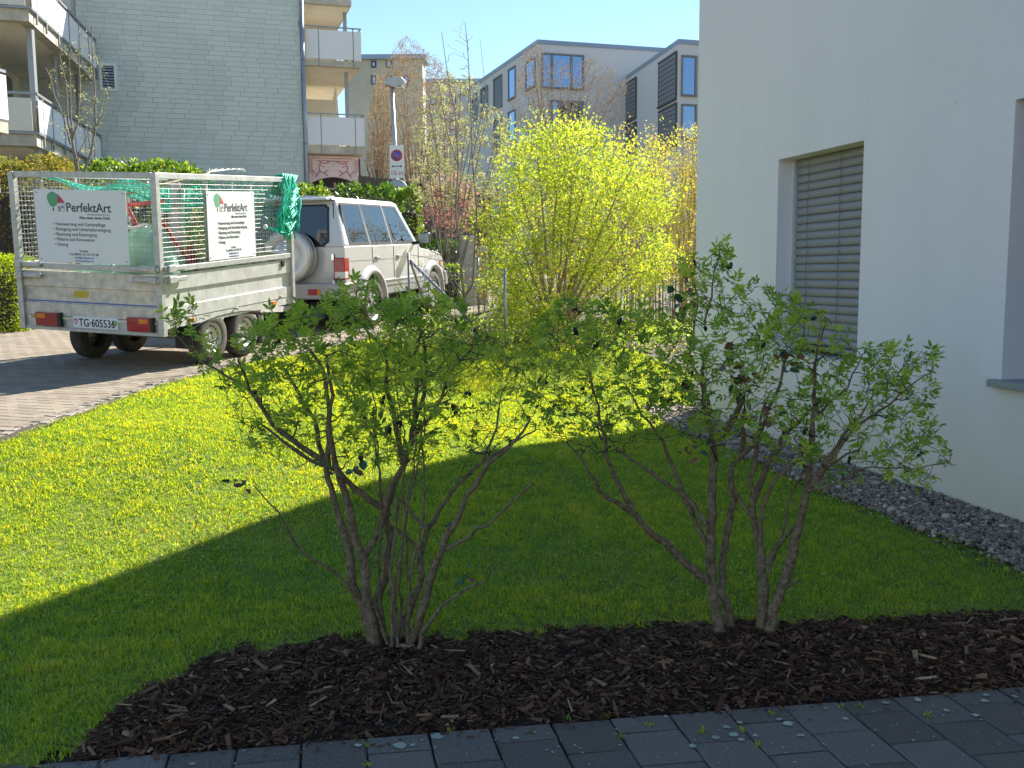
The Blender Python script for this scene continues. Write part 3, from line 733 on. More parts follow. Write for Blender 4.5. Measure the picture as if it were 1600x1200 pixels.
# right-hand balconies
def right_balcony(zb, xw, top):
    s = MB().box(.12, xw, .15, 6.5, zb, zb + (.22 if zb < 6 else .17))
    b = s.build('balcony', 'concrete', apt)
    if not top: return b
    z0 = zb + (.24 if zb < 6 else .20); z1 = z0 + .82
    for x0, x1 in ((.14, .50), (.53, 1.52), (1.55, xw + .03)):
        MB().box(x0, x1, .10, .13, z0, z1).build('panel', 'panel_white', b)
    for y0, y1 in ((.16, 1.6), (1.63, 3.1), (3.13, 4.6), (4.63, 6.4)):
        MB().box(xw + .005, xw + .03, y0, y1, z0, z1).build('panel', 'panel_white', b)
    r = MB(); r.bar((.1, .115, z1 + .09), (xw + .03, .115, z1 + .09), .035); r.bar((xw + .02, .115, z1 + .09), (xw + .02, 6.4, z1 + .09), .035); r.build('handrail', 'rail_grey', b)
    for x in (.515, 1.535):
        MB().bar((x, .145, zb - .02), (x, .145, z1 + .08), .03).build('rail_post', 'rail_grey', b)
    for y in (1.615, 3.115, 4.615): MB().bar((xw - .01, y, zb + .02), (xw - .01, y, z1 + .08), .03).build('rail_post', 'rail_grey', b)
    MB().box(.15, xw - .02, .3, 6.4, zb - .012, zb - .003).build('soffit', 'soffit', b)
    return b
b1 = right_balcony(4.97, 1.78, True); b2 = right_balcony(7.51, 1.74, True); b3 = right_balcony(9.28, 1.52, False)
MB().box(.15, 1.48, .3, 6.4, 9.265, 9.277).build('soffit', 'soffit', b3)
for zb, z1, b in ((5.19, 7.49, b1), (7.69, 9.26, b2)):
    MB().bar((1.42, .9, zb), (1.42, .9, z1), .10).build('column', 'rail_grey', b)
    MB().box(.12, .2, 1.0, 6.4, zb, z1).build('back_wall', 'panel_cream', b)
    MB().box(.2, 1.5, 3.4, 3.45, zb, zb + 1.9).build('side_screen', 'panel_cream', b)
    c = MB()
    for i in range(7): c.bar((1.18 + .02 * math.sin(i * 2), 1.6 + i * .05, z1 - .35 - .04 * i), (1.26 - .01 * i, 1.6 + i * .05, zb + .75 + .03 * i), .05, .04)
    c.build('folded_parasol', 'panel_cream', b)
# painted wall with an arch below the lower balcony
mw = MB(); n = 16; x0, x1, zt, zs, zc = .16, 1.66, 4.93, 4.10, 4.31
arch = [(x0, zs)] + [(x0 + (x1 - x0) * i / n, zs + (zc - zs) * math.sin(math.pi * i / n)) for i in range(1, n)] + [(x1, zs), (x1, zt), (x0, zt)]
mw.prism(arch, lambda x, z: (x, .45, z), lambda x, z: (x, .6, z))
mural = mw.build('painted_wall', 'mural_pink', apt)
def mural_line(pts, w=.02):
    MB().tube([(x, .447, z) for x, z in pts], w * .5, 5).build('painted_ornament', 'mural_red', mural)
mural_line([(.26, 4.32), (.26, 4.86), (1.5, 4.86)], .015); mural_line([(.40, 4.78), (1.38, 4.78)], .022)
for s, cx in ((1, .36), (-1, 1.42)):
    mural_line([(cx, 4.30), (cx + s * .12, 4.48), (cx + s * .10, 4.62), (cx + s * .16, 4.76)], .03)
    mural_line([(cx + s * .12, 4.48), (cx + s * .24, 4.42), (cx + s * .36, 4.50)], .028); mural_line([(cx + s * .24, 4.42), (cx + s * .36, 4.34)], .026)
    mural_line([(cx + s * .16, 4.72), (cx + s * .30, 4.70), (cx + s * .42, 4.76)], .028); mural_line([(cx + s * .14, 4.64), (cx + s * .28, 4.60)], .022); mural_line([(cx + s * .02, 4.36), (cx - s * .08, 4.50)], .02)
    for k in range(5): mural_line([(cx - s * (.12 + .035 * k), 4.38 + .03 * k), (cx - s * (.13 + .035 * k), 4.84)], .010)
lt = MB()
for i in range(6): lt.bar((.1, 1.0, 3.3 + .14 * i), (1.9, 1.0, 3.3 + .14 * i), .03, .05)
for i in range(5): lt.bar((.2 + .4 * i, 1.05, 3.2), (.2 + .4 * i, 1.05, 4.2), .05)
lt.build('carport_lattice', 'concrete', apt)
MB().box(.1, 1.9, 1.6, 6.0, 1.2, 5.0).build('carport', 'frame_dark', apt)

# left wing: balconies that run back towards the grey facade
wing = thing('balcony_wing', 'apartment wing with white panelled balconies, left of the grey facade', 'building', (-10.4, 20.9, .8))
A_ = np.array([-10.07, 20.9]); B_ = np.array([-11.37, 27.15]); LD = np.array([-.951, -.309])
ABd = (B_ - A_) / np.linalg.norm(B_ - A_); ABl = float(np.linalg.norm(B_ - A_)); ABn = np.array([ABd[1], -ABd[0]])
def w3(p, z): return (float(p[0]), float(p[1]), float(z))
for zb in (6.70, 4.14, 1.6):
    sl = MB(); poly = [A_, B_, B_ + LD * 4.5, A_ + LD * 4.5]
    sl.add([w3(p, zb) for p in poly] + [w3(p, zb + .25) for p in poly], [(3, 2, 1, 0), (4, 5, 6, 7), (0, 1, 5, 4), (1, 2, 6, 5), (2, 3, 7, 6), (3, 0, 4, 7)])
    b = sl.build('balcony', 'concrete', wing, keep=True)
    MB().add([w3(A_ + LD * .25 + ABd * .25, zb - .004), w3(B_ + LD * .25, zb - .004), w3(B_ + LD * 4.4, zb - .004), w3(A_ + LD * 4.4 + ABd * .25, zb - .004)], [(3, 2, 1, 0)]).build('soffit', 'soffit', b, keep=True, fix=False)
    z0, z1 = zb + .30, zb + .98
    widths = [.36, .78] + [1.06] * 5; t = .06
    for k, wd in enumerate(widths):
        if t + wd > ABl: wd = ABl - t - .02
        a, c = A_ + ABd * t + ABn * .05, A_ + ABd * (t + wd - .05) + ABn * .05
        m = MB(); m.bar(w3(a, (z0 + z1) / 2), w3(c, (z0 + z1) / 2), .02, z1 - z0); m.build('panel', 'panel_white', b, keep=True)
        pp = A_ + ABd * (t + wd - .02) + ABn * .05
        m = MB(); m.bar(w3(pp, zb + .02), w3(pp, z1 + .06), .04); m.build('rail_post', 'rail_grey', b, keep=True)
        t += wd
    t = .05
    for k, wd in enumerate([.72, 1.2, 1.2, 1.2]):
        a, c = A_ + LD * t - ABd * .05, A_ + LD * (t + wd - .05) - ABd * .05
        m = MB(); m.bar(w3(a, (z0 + z1) / 2), w3(c, (z0 + z1) / 2), .02, z1 - z0); m.build('panel', 'panel_cream', b, keep=True)
        pp = A_ + LD * (t + wd - .02) - ABd * .05
        m = MB(); m.bar(w3(pp, zb + .02), w3(pp, z1 + .06), .04); m.build('rail_post', 'rail_grey', b, keep=True)
        t += wd
    m = MB(); c0 = A_ + ABn * .05 - ABd * .05
    m.bar(w3(A_ + LD * 4.5 - ABd * .05, z1 + .10), w3(c0, z1 + .10), .05); m.bar(w3(c0, z1 + .10), w3(B_ + ABn * .05, z1 + .10), .05)
    m.bar(w3(A_ + LD * 4.5 - ABd * .05, z0 - .04), w3(c0, z0 - .04), .04); m.bar(w3(c0, z0 - .04), w3(B_ + ABn * .05, z0 - .04), .04); m.build('handrail', 'rail_grey', b, keep=True)
    q = A_ + LD * .12 + ABd * .5
    m = MB(); m.bar(w3(q, zb + .25), w3(q, zb + 2.55), .12); m.build('column', 'rail_grey', b, keep=True)
    for s_ in (3.2, 5.6):
        q = A_ + LD * .3 + ABd * s_; m = MB(); m.bar(w3(q, zb + .25), w3(q, zb + 2.55), .09); m.build('column', 'rail_grey', b, keep=True)
bw = MB(); q0, q1 = A_ + LD * 1.9 + ABd * .6, B_ + LD * 1.9
bw.add([w3(q0, .8), w3(q1, .8), w3(q1, 10), w3(q0, 10)], [(0, 1, 2, 3)]); q2 = A_ + LD * 5 + ABd * .6
bw.add([w3(q0, .8), w3(q0, 10), w3(q2, 10), w3(q2, .8)], [(0, 1, 2, 3)])
bw.build('wall', 'plaster_beige', wing, keep=True, fix=False)
for zb in (1.85, 4.40, 6.95):
    for s_ in (1.2, 3.4):
        a, c = A_ + LD * 1.88 + ABd * (.6 + s_), A_ + LD * 1.88 + ABd * (.6 + s_ + 1.6)
        m = MB(); m.bar(w3(a, zb + 1.05), w3(c, zb + 1.05), .03, 2.1); m.build('window', 'window_glass', wing, keep=True)
# nearest balcony end at the picture's left edge
nb = thing('balcony_end', 'white balcony corner cut by the left picture edge', 'balcony', at(13, 200, 17.6))
Cn = at(13, 200, 17.6)[:2]
for (za, zc2, mm, nm, th) in ((at(13, 188, 17.6)[2], at(13, 118, 17.6)[2], 'panel_white', 'panel', .04), (at(13, 209, 17.6)[2], at(13, 192, 17.6)[2], 'concrete', 'slab', .0)):
    m = MB()
    if nm == 'panel':
        m.bar(w3(Cn, (za + zc2) / 2), w3(Cn + np.array([-.22, -1.3]) * 1.6, (za + zc2) / 2), th, zc2 - za)
    else:
        pl = [Cn, Cn + np.array([-.22, -1.3]) * 1.6, Cn + np.array([-.22, -1.3]) * 1.6 + np.array([-2.0, .2]), Cn + np.array([-2.0, .2])]
        m.add([w3(p, za) for p in pl] + [w3(p, zc2) for p in pl], [(3, 2, 1, 0), (4, 5, 6, 7), (0, 1, 5, 4), (1, 2, 6, 5), (2, 3, 7, 6), (3, 0, 4, 7)])
    m.build(nm, mm, nb, keep=True)
zr = at(13, 112, 17.6)[2]; m = MB(); m.bar(w3(Cn, zr), w3(Cn + np.array([-.22, -1.3]) * 1.6, zr), .05); m.bar(w3(Cn + np.array([-.02, -.5]), zr), w3(Cn + np.array([-.02, -.5]), zr - 1.3), .04); m.build('handrail', 'rail_grey', nb, keep=True)
m = MB(); m.bar(w3(Cn + np.array([-.6, .3]), zr - 5), w3(Cn + np.array([-.6, .3]), zr - 1.1), .3); m.build('support_wall', 'plaster_beige', nb, keep=True)

# ------------------------------------------------------------------ modern grey buildings in the background
mat('render_grey', (0.70, 0.68, 0.67), 0.9, 0.05, .3)
mat('render_grey_far', (0.62, 0.61, 0.62), 0.9, 0.05, .3)
mat('brown_frame', (0.22, 0.20, 0.20), 0.5, 0.1)
mat('blind_dark', (0.20, 0.21, 0.23), 0.6, 0.1)
mat('roof_edge', (0.30, 0.36, 0.46), 0.4, 0.1, metal=.4)
mat('render_yellow', (0.58, 0.53, 0.42), 0.9, 0.12, .4)
mat_glass('office_glass', (.10, .14, .2), .5, .02, (.50, .68, 1.0))
def modern(name, label, corner, lpt, rpt, ztop, depth, wins, zbase=0.5, m='render_grey'):
    c, l, r = (np.array(p, float) for p in (corner, lpt, rpt))
    root = thing(name, label, 'building', (c[0], c[1], zbase))
    b = MB(); l2 = l; r2 = r; f = l + (r - c)
    pl = [c, r2, f, l2]
    b.add([w3(p, zbase - 3) for p in pl] + [w3(p, ztop) for p in pl], [(3, 2, 1, 0), (4, 5, 6, 7), (0, 1, 5, 4), (1, 2, 6, 5), (2, 3, 7, 6), (3, 0, 4, 7)])
    b.build('wall', m, root, keep=True)
    cc = (c + r2 + f + l2) / 4
    b = MB(); pl2 = [cc + (p - cc) * 1.006 for p in pl]
    b.add([w3(p, ztop - .0) for p in pl2] + [w3(p, ztop + .22) for p in pl2], [(3, 2, 1, 0), (4, 5, 6, 7), (0, 1, 5, 4), (1, 2, 6, 5), (2, 3, 7, 6), (3, 0, 4, 7)])
    b.build('roof', 'roof_edge', root, keep=True)
    for side, px0, py0, px1, py1, kind in wins:
        e = (r - c) if side == 'r' else (l - c); e = e / np.linalg.norm(e)
        n = np.array([e[1], -e[0]]) if side == 'r' else np.array([-e[1], e[0]])
        n3 = np.array([n[0], n[1], 0]); p0 = np.array([c[0], c[1], 0]) + n3 * .0
        a = on_plane(px0, (py0 + py1) / 2, p0, n3); d = on_plane(px1, (py0 + py1) / 2, p0, n3)
        zt = on_plane((px0 + px1) / 2, py0, p0, n3)[2]; zb = on_plane((px0 + px1) / 2, py1, p0, n3)[2]
        a2, d2 = a[:2], d[:2]; o = n * .03; t = .09
        ax = (d2 - a2) / np.linalg.norm(d2 - a2)
        fm = MB(); zc_ = (zt + zb) / 2
        for q in (a2 + ax * t / 2, d2 - ax * t / 2): fm.bar(w3(q + o, zb), w3(q + o, zt), t, .12)
        fm.bar(w3(a2 + o, zt + t / 2), w3(d2 + o, zt + t / 2), .12, t); fm.bar(w3(a2 + o, zb - t / 2), w3(d2 + o, zb - t / 2), .2, t)
        w = fm.build('window', 'brown_frame' if kind != 'blind' else 'frame_dark', root, keep=True)
        g = MB(); g.bar(w3(a2 + ax * t + n * .03, zc_), w3(d2 - ax * t + n * .03, zc_), .02, zt - zb); g.build('pane', 'office_glass' if kind != 'blind' else 'blind_dark', w, keep=True)
        if kind == 'triple':
            for f_ in (.24, .70):
                q = a2 + (d2 - a2) * f_; mm = MB(); mm.bar(w3(q + o, zb), w3(q + o, zt), .16, .10); mm.build('mullion', 'brown_frame', w, keep=True)
        if kind == 'blind':
            for k in range(9):
                z = zb + (zt - zb) * (k + .5) / 9; mm = MB(); mm.bar(w3(a2 + ax * t + n * .06, z), w3(d2 - ax * t + n * .06, z), .03, (zt - zb) / 9 * .8); mm.build('blind_slat', 'blind_dark', w, keep=True)
    return root
modern('office_building', 'modern grey flat roofed block with a wide corner window, above the yellow shrub', (1.56, 55), (-3.9, 72.0), (12.0, 58.2), 13.95, 0,
       [('r', 846, 87, 912, 137, 'triple'), ('r', 860, 160, 912, 205, 'triple'), ('l', 822, 96, 837, 137, 'glass'), ('l', 795, 108, 806, 153, 'glass'), ('l', 772, 122, 785, 168, 'glass'), ('l', 752, 138, 763, 180, 'glass'), ('l', 738, 150, 746, 186, 'glass'), ('l', 795, 175, 806, 220, 'glass'), ('l', 772, 186, 785, 228, 'glass')])
modern('office_building', 'modern grey block with dark blinds, beside the white house corner', (8.17, 48), (5.6, 63), (14.5, 50.0), 12.3, 0,
       [('l', 1030, 92, 1058, 160, 'blind'), ('l', 1030, 170, 1058, 232, 'blind'), ('l', 978, 128, 995, 187, 'blind'), ('l', 978, 197, 995, 245, 'blind'), ('r', 1064, 90, 1088, 148, 'glass'), ('r', 1064, 166, 1088, 215, 'glass'), ('r', 1092, 90, 1120, 148, 'glass')])
def block(name, label, px0, px1, pyt, Y, dep, m, zb=1.0, wins=()):
    a, b_ = at(px0, pyt, Y), at(px1, pyt, Y); zt = (a[2] + b_[2]) / 2
    root = thing(name, label, 'building', (a[0], Y, zb))
    MB().box(a[0], b_[0], Y, Y + dep, zb - 3, zt).build('wall', m, root, keep=True)
    MB().box(a[0] - .3, b_[0] + .3, Y - .3, Y + dep, zt, zt + .35).build('roof', 'roof_edge', root, keep=True)
    for (u0, v0, u1, v1) in wins:
        p, q = at(u0, v0, Y), at(u1, v1, Y)
        w = MB().box(p[0], q[0], Y - .06, Y - .01, q[2], p[2]).build('window', 'frame_dark', root, keep=True)
        MB().box(p[0] + .12, q[0] - .12, Y - .08, Y - .062, q[2] + .12, p[2] - .12).build('pane', 'office_glass', w, keep=True)
block('pale_building', 'pale ochre flat roofed house behind the bare trees', 540, 660, 93, 78, 2.5, 'render_yellow', wins=[(580, 95, 588, 106), (603, 95, 613, 106), (580, 118, 588, 132), (603, 118, 613, 132), (630, 118, 640, 132)])
block('long_building', 'long bluish grey building far behind the bare trees', 560, 752, 130, 95, 15, 'render_grey_far', wins=[(640 + 16 * k, 150 + 26 * j, 649 + 16 * k, 164 + 26 * j) for k in range(6) for j in range(3)])

# ------------------------------------------------------------------ trailer
mat('galva', (0.48, 0.475, 0.46), 0.5, 0.2, 14, metal=.55, bump=.05)
mat('alu_panel', (0.60, 0.59, 0.575), 0.45, 0.2, 7, metal=.35, bump=.05, bscale=30)
mat('alu_dirty', (0.68, 0.59, 0.48), 0.7, 0.28, 11, bump=.05)
mat('wire', (0.50, 0.49, 0.46), 0.45, 0.15, metal=.6)
mat('sign_board', (0.78, 0.78, 0.78), 0.45, 0.03, 2)
mat('ink_dark', (0.06, 0.065, 0.075), 0.6, 0.05)
mat('ink_grey', (0.30, 0.31, 0.33), 0.6, 0.05)
mat('ink_blue', (0.10, 0.14, 0.42), 0.6, 0.05)
mat('ink_green', (0.12, 0.38, 0.20), 0.6, 0.05)
mat('ink_red', (0.55, 0.06, 0.09), 0.6, 0.05)
mat('ink_black', (0.012, 0.012, 0.013), 0.5, 0.05)
mat('ink_yellow', (0.62, 0.42, 0.03), 0.5, 0.1)
mat('rubber', (0.020, 0.020, 0.021), 0.85, 0.3, 20, bump=.2)
mat('rubber_dusty', (0.075, 0.066, 0.056), 0.9, 0.4, 20, bump=.2)
mat('rim_steel', (0.50, 0.49, 0.47), 0.4, 0.1, metal=.6)
mat('lamp_red', (0.34, 0.015, 0.022), 0.25, 0.1, coat=.5)
mat('lamp_orange', (0.65, 0.20, 0.015), 0.25, 0.1, coat=.5)
mat('lamp_clear', (0.6, 0.58, 0.56), 0.2, 0.05, coat=.5)
mat('black_plastic', (0.018, 0.018, 0.019), 0.5, 0.1)
mat('net_green', (0.01, 0.48, 0.32), 0.6, 0.2, 40)
mat('bag_green', (0.32, 0.58, 0.40), 0.6, 0.2, 6, bump=.2, bscale=12)
mat('tool_red', (0.50, 0.03, 0.02), 0.4, 0.1)
mat('wood_handle', (0.38, 0.22, 0.09), 0.6, 0.2, 20)
def rotm(yaw, pitch, roll):
    return (Matrix.Rotation(-yaw, 3, 'Z') @ Matrix.Rotation(pitch, 3, 'X') @ Matrix.Rotation(roll, 3, 'Y'))
TRM = Matrix.Translation((-4.096, 9.398, .498)) @ rotm(.285, .072, .044).to_4x4()
trailer = thing('cage_trailer', 'white box trailer with wire mesh cage and company signs, hitched to the car', 'trailer', M=TRM)
W2, TLn = .80, 2.49
HB, HS, HM, HT = .38, .495, .96, 1.877
def text(body, size, m, parent, loc, rot, align='LEFT', name='lettering', bold=0.0, sx=1.0):
    cu = bpy.data.curves.new('txt', 'FONT'); cu.body = body; cu.size = size; cu.align_x = align; cu.extrude = .0006; cu.offset = bold; cu.resolution_u = 3
    tmp = bpy.data.objects.new('txt', cu); COL.objects.link(tmp)
    dg = bpy.context.evaluated_depsgraph_get()
    me = bpy.data.meshes.new_from_object(tmp.evaluated_get(dg)); me.name = name
    bpy.data.objects.remove(tmp); bpy.data.curves.remove(cu)
    o = bpy.data.objects.new(name, me); COL.objects.link(o); me.materials.clear(); me.materials.append(MATS[m]); o.parent = parent
    o.location = loc; o.rotation_euler = rot; o.scale = (sx, 1, 1)
    return o
# box sides with a pressed recess
def side_panel(p, name, m):
    """p(u, d, z): u along panel 0..1*len, d outward"""
    L, f = p
    b = MB()
    prof = [(HS, 0), (HS + .12, 0), (HS + .125, -.02), (HS + .275, -.02), (HS + .285, 0), (HM - .03, 0), (HM - .03, -.03), (HS, -.03)]
    n = len(prof)
    for u in (0, .05, L - .05, L):
        pass
    vs = [f(0.03, d, z) for z, d in prof] + [f(L - .03, d, z) for z, d in prof]
    b.add(vs, [tuple(range(n))[::-1], tuple(range(n, 2 * n))] + [(i, (i + 1) % n, n + (i + 1) % n, n + i) for i in range(n)])
    return b.build(name, m, trailer)
fR = lambda u, d, z: (W2 + d, u, z)
fL = lambda u, d, z: (-W2 - d, u, z)
fB = lambda u, d, z: (u - W2, -d, z)
fF = lambda u, d, z: (u - W2, TLn + d, z)
side_panel((TLn, fR), 'side_board', 'alu_panel'); side_panel((TLn, fL), 'side_board', 'alu_panel')
tb = side_panel((2 * W2, fB), 'tailgate', 'alu_dirty'); side_panel((2 * W2, fF), 'front_board', 'alu_panel')
MB().box(-W2 + .05, W2 - .05, .016, .0195, HS + .132, HS + .144).build('trim_strip', 'ink_blue', tb)
MB().box(-W2 + .03, W2 - .03, .03, TLn - .03, HS - .02, HS + .01).build('floor_panel', 'alu_dirty', trailer)
st = MB().add([(-.20, .0185, HS + .185), (-.05, .0185, HS + .185), (-.02, .0185, HS + .25), (-.20, .0185, HS + .25)], [(0, 1, 2, 3)]).build('sticker', 'ink_yellow', tb, fix=False)
# rear light board
lb = MB().box(-W2 + .02, W2 - .02, -.005, .025, HB, HS - .005).build('light_board', 'galva', trailer)
MB().box(-W2 - .005, W2 + .005, -.02, .04, HB - .03, HB).build('bumper_rail', 'galva', trailer)
MB().box(-W2 + .06, W2 - .06, -.012, -.006, HS - .035, HS - .008).build('edge_rail', 'alu_dirty', trailer)
for x0, x1 in ((-.62, -.36), (.435, .695)):
    l = MB().box(x0, x1, -.055, -.005, HB + .012, HB + .145).build('tail_lamp', 'lamp_red', trailer, bevel=.008)
    MB().box(x0 + .02 if x0 < 0 else x1 - .12, x0 + .12 if x0 < 0 else x1 - .02, -.0575, -.0556, HB + .09, HB + .135).build('indicator_lens', 'lamp_orange', l)
    MB().box(x1, x1 + .03, -.05, -.005, HB + .01, HB + .147).build('lamp_housing', 'black_plastic', l)
pl = MB().box(-.211, .309, -.014, -.008, HB + .008, HB + .122).build('licence_plate', 'sign_board', trailer, bevel=.003)
RX = (rad(90), 0, 0)
text('TG\u00b7605536', .108, 'ink_black', pl, (-.142, -.0152, HB + .026), RX, sx=.84, bold=.0012)
def shield(cx, m, m2):
    s = MB(); pts = [(-.022, .03), (.022, .03), (.022, -.005), (.0, -.03), (-.022, -.005)]
    s.prism(pts, lambda x, z: (cx + x, -.0158, HB + .066 + z), lambda x, z: (cx + x, -.0143, HB + .066 + z)); o = s.build('shield', m, pl)
    c = MB(); c.box(cx - .005, cx + .005, -.0168, -.0159, HB + .048, HB + .088); 
    if m2 == 'sign_board': c.box(cx - .016, cx - .005, -.0168, -.0159, HB + .063, HB + .073); c.box(cx + .005, cx + .016, -.0168, -.0159, HB + .063, HB + .073)
    c.build('shield_mark', m2, o)
shield(-.178, 'ink_red', 'sign_board'); shield(.276, 'ink_green', 'ink_yellow')
MB().box(-.70, -.60, -.018, -.0122, HS - .03, HS - .012).build('side_reflector', 'lamp_orange', trailer)
# corner posts and cage frame
for x in (-W2, W2):
    for y in (0, TLn):
        MB().box(x - .03, x + .03, y - .03, y + .03, HB - .03, HT).build('corner_post', 'galva', trailer, bevel=.004)
    for y in (.83, 1.66): MB().bar((x - math.copysign(.015, x), y, HM), (x - math.copysign(.015, x), y, HT - .05), .035).build('mid_post', 'galva', trailer)
MB().bar((.03, TLn, HM), (.03, TLn, HT - .05), .035).build('mid_post', 'galva', trailer)
for z, nm in ((HT - .025, 'top_rail'), (HM + .02, 'lower_rail')):
    for x in (-W2, W2): MB().box(x - .022, x + .022, .031, TLn - .031, z - .028, z + .028).build(nm, 'alu_panel' if z > 1.5 else 'galva', trailer, bevel=.004)
    for y in (0, TLn): MB().box(-W2 + .031, W2 - .031, y - .022, y + .022, z - .028, z + .028).build(nm, 'galva', trailer, bevel=.004)
def mesh_panel(L, f, pitch=.044, r=.0022):
    b = MB(); z0, z1 = HM + .048, HT - .053
    n = int(L / pitch)
    for i in range(1, n): u = L * i / n; b.tube([f(u, -.002, z0), f(u, -.002, z1)], r, 4, cap=False)
    k = int((z1 - z0) / pitch)
    for j in range(1, k): z = z0 + (z1 - z0) * j / k; b.tube([f(.03, .003, z), f(L - .03, .003, z)], r, 4, cap=False)
    o = b.build('wire_mesh', 'wire', trailer, fix=False); o['kind'] = 'stuff'
for L, f in ((TLn, fR), (TLn, fL), (2 * W2, fB), (2 * W2, fF)): mesh_panel(L, f)
# latches at the rear corners
def latch(x, y, z, along):
    b = MB()
    s = -1 if x > 0 else 1
    if along == 'x':
        b.box(min(x, x + s * .30), max(x, x + s * .30), -.055, -.022, z - .022, z + .022); b.box(min(x + s * .02, x + s * .09), max(x + s * .02, x + s * .09), -.075, -.05, z - .036, z + .036)
    else:
        b.box(x + .02, x + .05, .02, .36, z - .024, z + .024); b.box(x + .045, x + .075, .05, .16, z - .036, z + .036)
    b.build('latch', 'galva', trailer, bevel=.008)
for z in (HM + .03, HM - .075):
    latch(-W2 - .02, 0, z, 'x'); latch(W2 + .02, 0, z, 'x'); latch(W2, 0, z, 'y')
for y in (2.28, 2.30): pass
MB().box(W2 + .001, W2 + .02, 2.25, 2.31, HM - .10, HM - .03).build('latch', 'black_plastic', trailer, bevel=.005)
for y, z in ((1.25, HS - .01), (2.2, HS + .02)): MB().tube([(W2, y, z), (W2 + .04, y, z - .005)], .012, 8).build('rope_hook', 'galva', trailer)
for y in (.42, 2.02): MB().box(W2 - .02, W2 + .012, y, y + .07, HS - .055, HS - .02).build('side_reflector', 'lamp_orange', trailer)
MB().box(W2 - .05, W2 - .005, .03, TLn - .03, HS - .085, HS - .005).build('chassis_rail', 'alu_panel', trailer)
MB().box(-W2 + .005, -W2 + .05, .03, TLn - .03, HS - .085, HS - .005).build('chassis_rail', 'alu_panel', trailer)
for y in (.1, 2.1): MB().box(-.74, .74, y, y + .06, HS - .12, HS - .03).build('cross_member', 'galva', trailer)
# wheels stand on the sloping drive
def drive_local_z(x, y):
    p = TRM @ Vector((x, y, 0)); return float(gz(p.x, p.y)) + .016 - p.z
def wheel(parent, cx, cy, cz, r, w, sgn, rimr, slots=0, spokes=0):
    """axle along x; sgn = +1 outer face towards +x"""
    M = Matrix.Translation((cx, cy, cz)) @ Matrix.Rotation(rad(90) * sgn, 4, 'Y')
    t = MB().lathe([(rimr, -w / 2), (r * .93, -w / 2), (r * .985, -w * .40), (r, -w * .25), (r, w * .25), (r * .985, w * .40), (r * .93, w / 2), (rimr + .02, w / 2), (rimr, w * .44), (rimr, -w / 2)], M, 36)
    wh = t.build('wheel', 'rubber_dusty', parent)
    h = MB().lathe([(0, w * .25), (rimr * .22, w * .25), (rimr * .26, w * .18), (rimr * .42, w * .2), (rimr * .55, w * .34), (rimr * .72, w * .30), (rimr * .92, w * .22), (rimr * .98, w * .44), (rimr * 1.04, w * .46)], M, 32)
    h.build('rim', 'rim_steel', wh)
    if slots:
        sl = MB().lathe([(0, 0.002), (rimr * .085, 0.002), (rimr * .085, -.01)], Matrix.Identity(4), 8).mesh('rim_slot'); bl = MB().lathe([(0, .012), (.008, .01), (.009, -.005)], Matrix.Identity(4), 8).mesh('wheel_bolt')
        for nm, me, k, rf_, h in (('rim_slot', sl, slots, .78, .285), ('wheel_bolt', bl, 5, .34, .2)):
            for i in range(k):
                a = 2 * math.pi * i / k; o = link(nm, me, 'ink_black', wh)
                o.matrix_basis = M @ Matrix.Translation((rimr * rf_ * math.cos(a), rimr * rf_ * math.sin(a), w * h))
    if spokes:
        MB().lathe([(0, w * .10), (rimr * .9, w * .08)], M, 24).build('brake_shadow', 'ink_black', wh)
        for i in range(spokes):
            a = 2 * math.pi * i / spokes
            p0 = M @ Vector((rimr * .1 * math.cos(a), rimr * .1 * math.sin(a), w * .36)); p1 = M @ Vector((rimr * .97 * math.cos(a), rimr * .97 * math.sin(a), w * .30))
            MB().bar(p0, p1, rimr * .34, .03, upv=tuple(M.to_3x3() @ Vector((0, 0, 1)))).build('spoke', 'rim_steel', wh)
    return wh
for x in (-.715, .715):
    for y in (.84, 1.46): wheel(trailer, x, y, drive_local_z(x, y) + .262, .265, .155, 1 if x > 0 else -1, .148, slots=14)
for x in (-.715, .715):
    b = MB(); arc = ([(1.15 - .70, -.25), (1.15 - .70, -.12)] if x > 0 else []) + [(1.15 + .66 * math.cos(math.pi * (1 - i / 10)), -.06 + .10 * math.sin(math.pi * i / 10)) for i in range(11)]
    zc = drive_local_z(x, 1.15) + .46
    for p, q in zip(arc[:-1], arc[1:]): b.add([(x - .11, p[0], zc + p[1]), (x + .09, p[0], zc + p[1]), (x + .09, q[0], zc + q[1]), (x - .11, q[0], zc + q[1])], [(0, 1, 2, 3)])
    o = b.build('mudguard', 'black_plastic', trailer, fix=False); sd = o.modifiers.new('s', 'SOLIDIFY'); sd.thickness = .006
for y in (.84, 1.46): MB().tube([(-.66, y, drive_local_z(0, y) + .27), (.66, y, drive_local_z(0, y) + .27)], .03, 8).build('axle', 'galva', trailer)
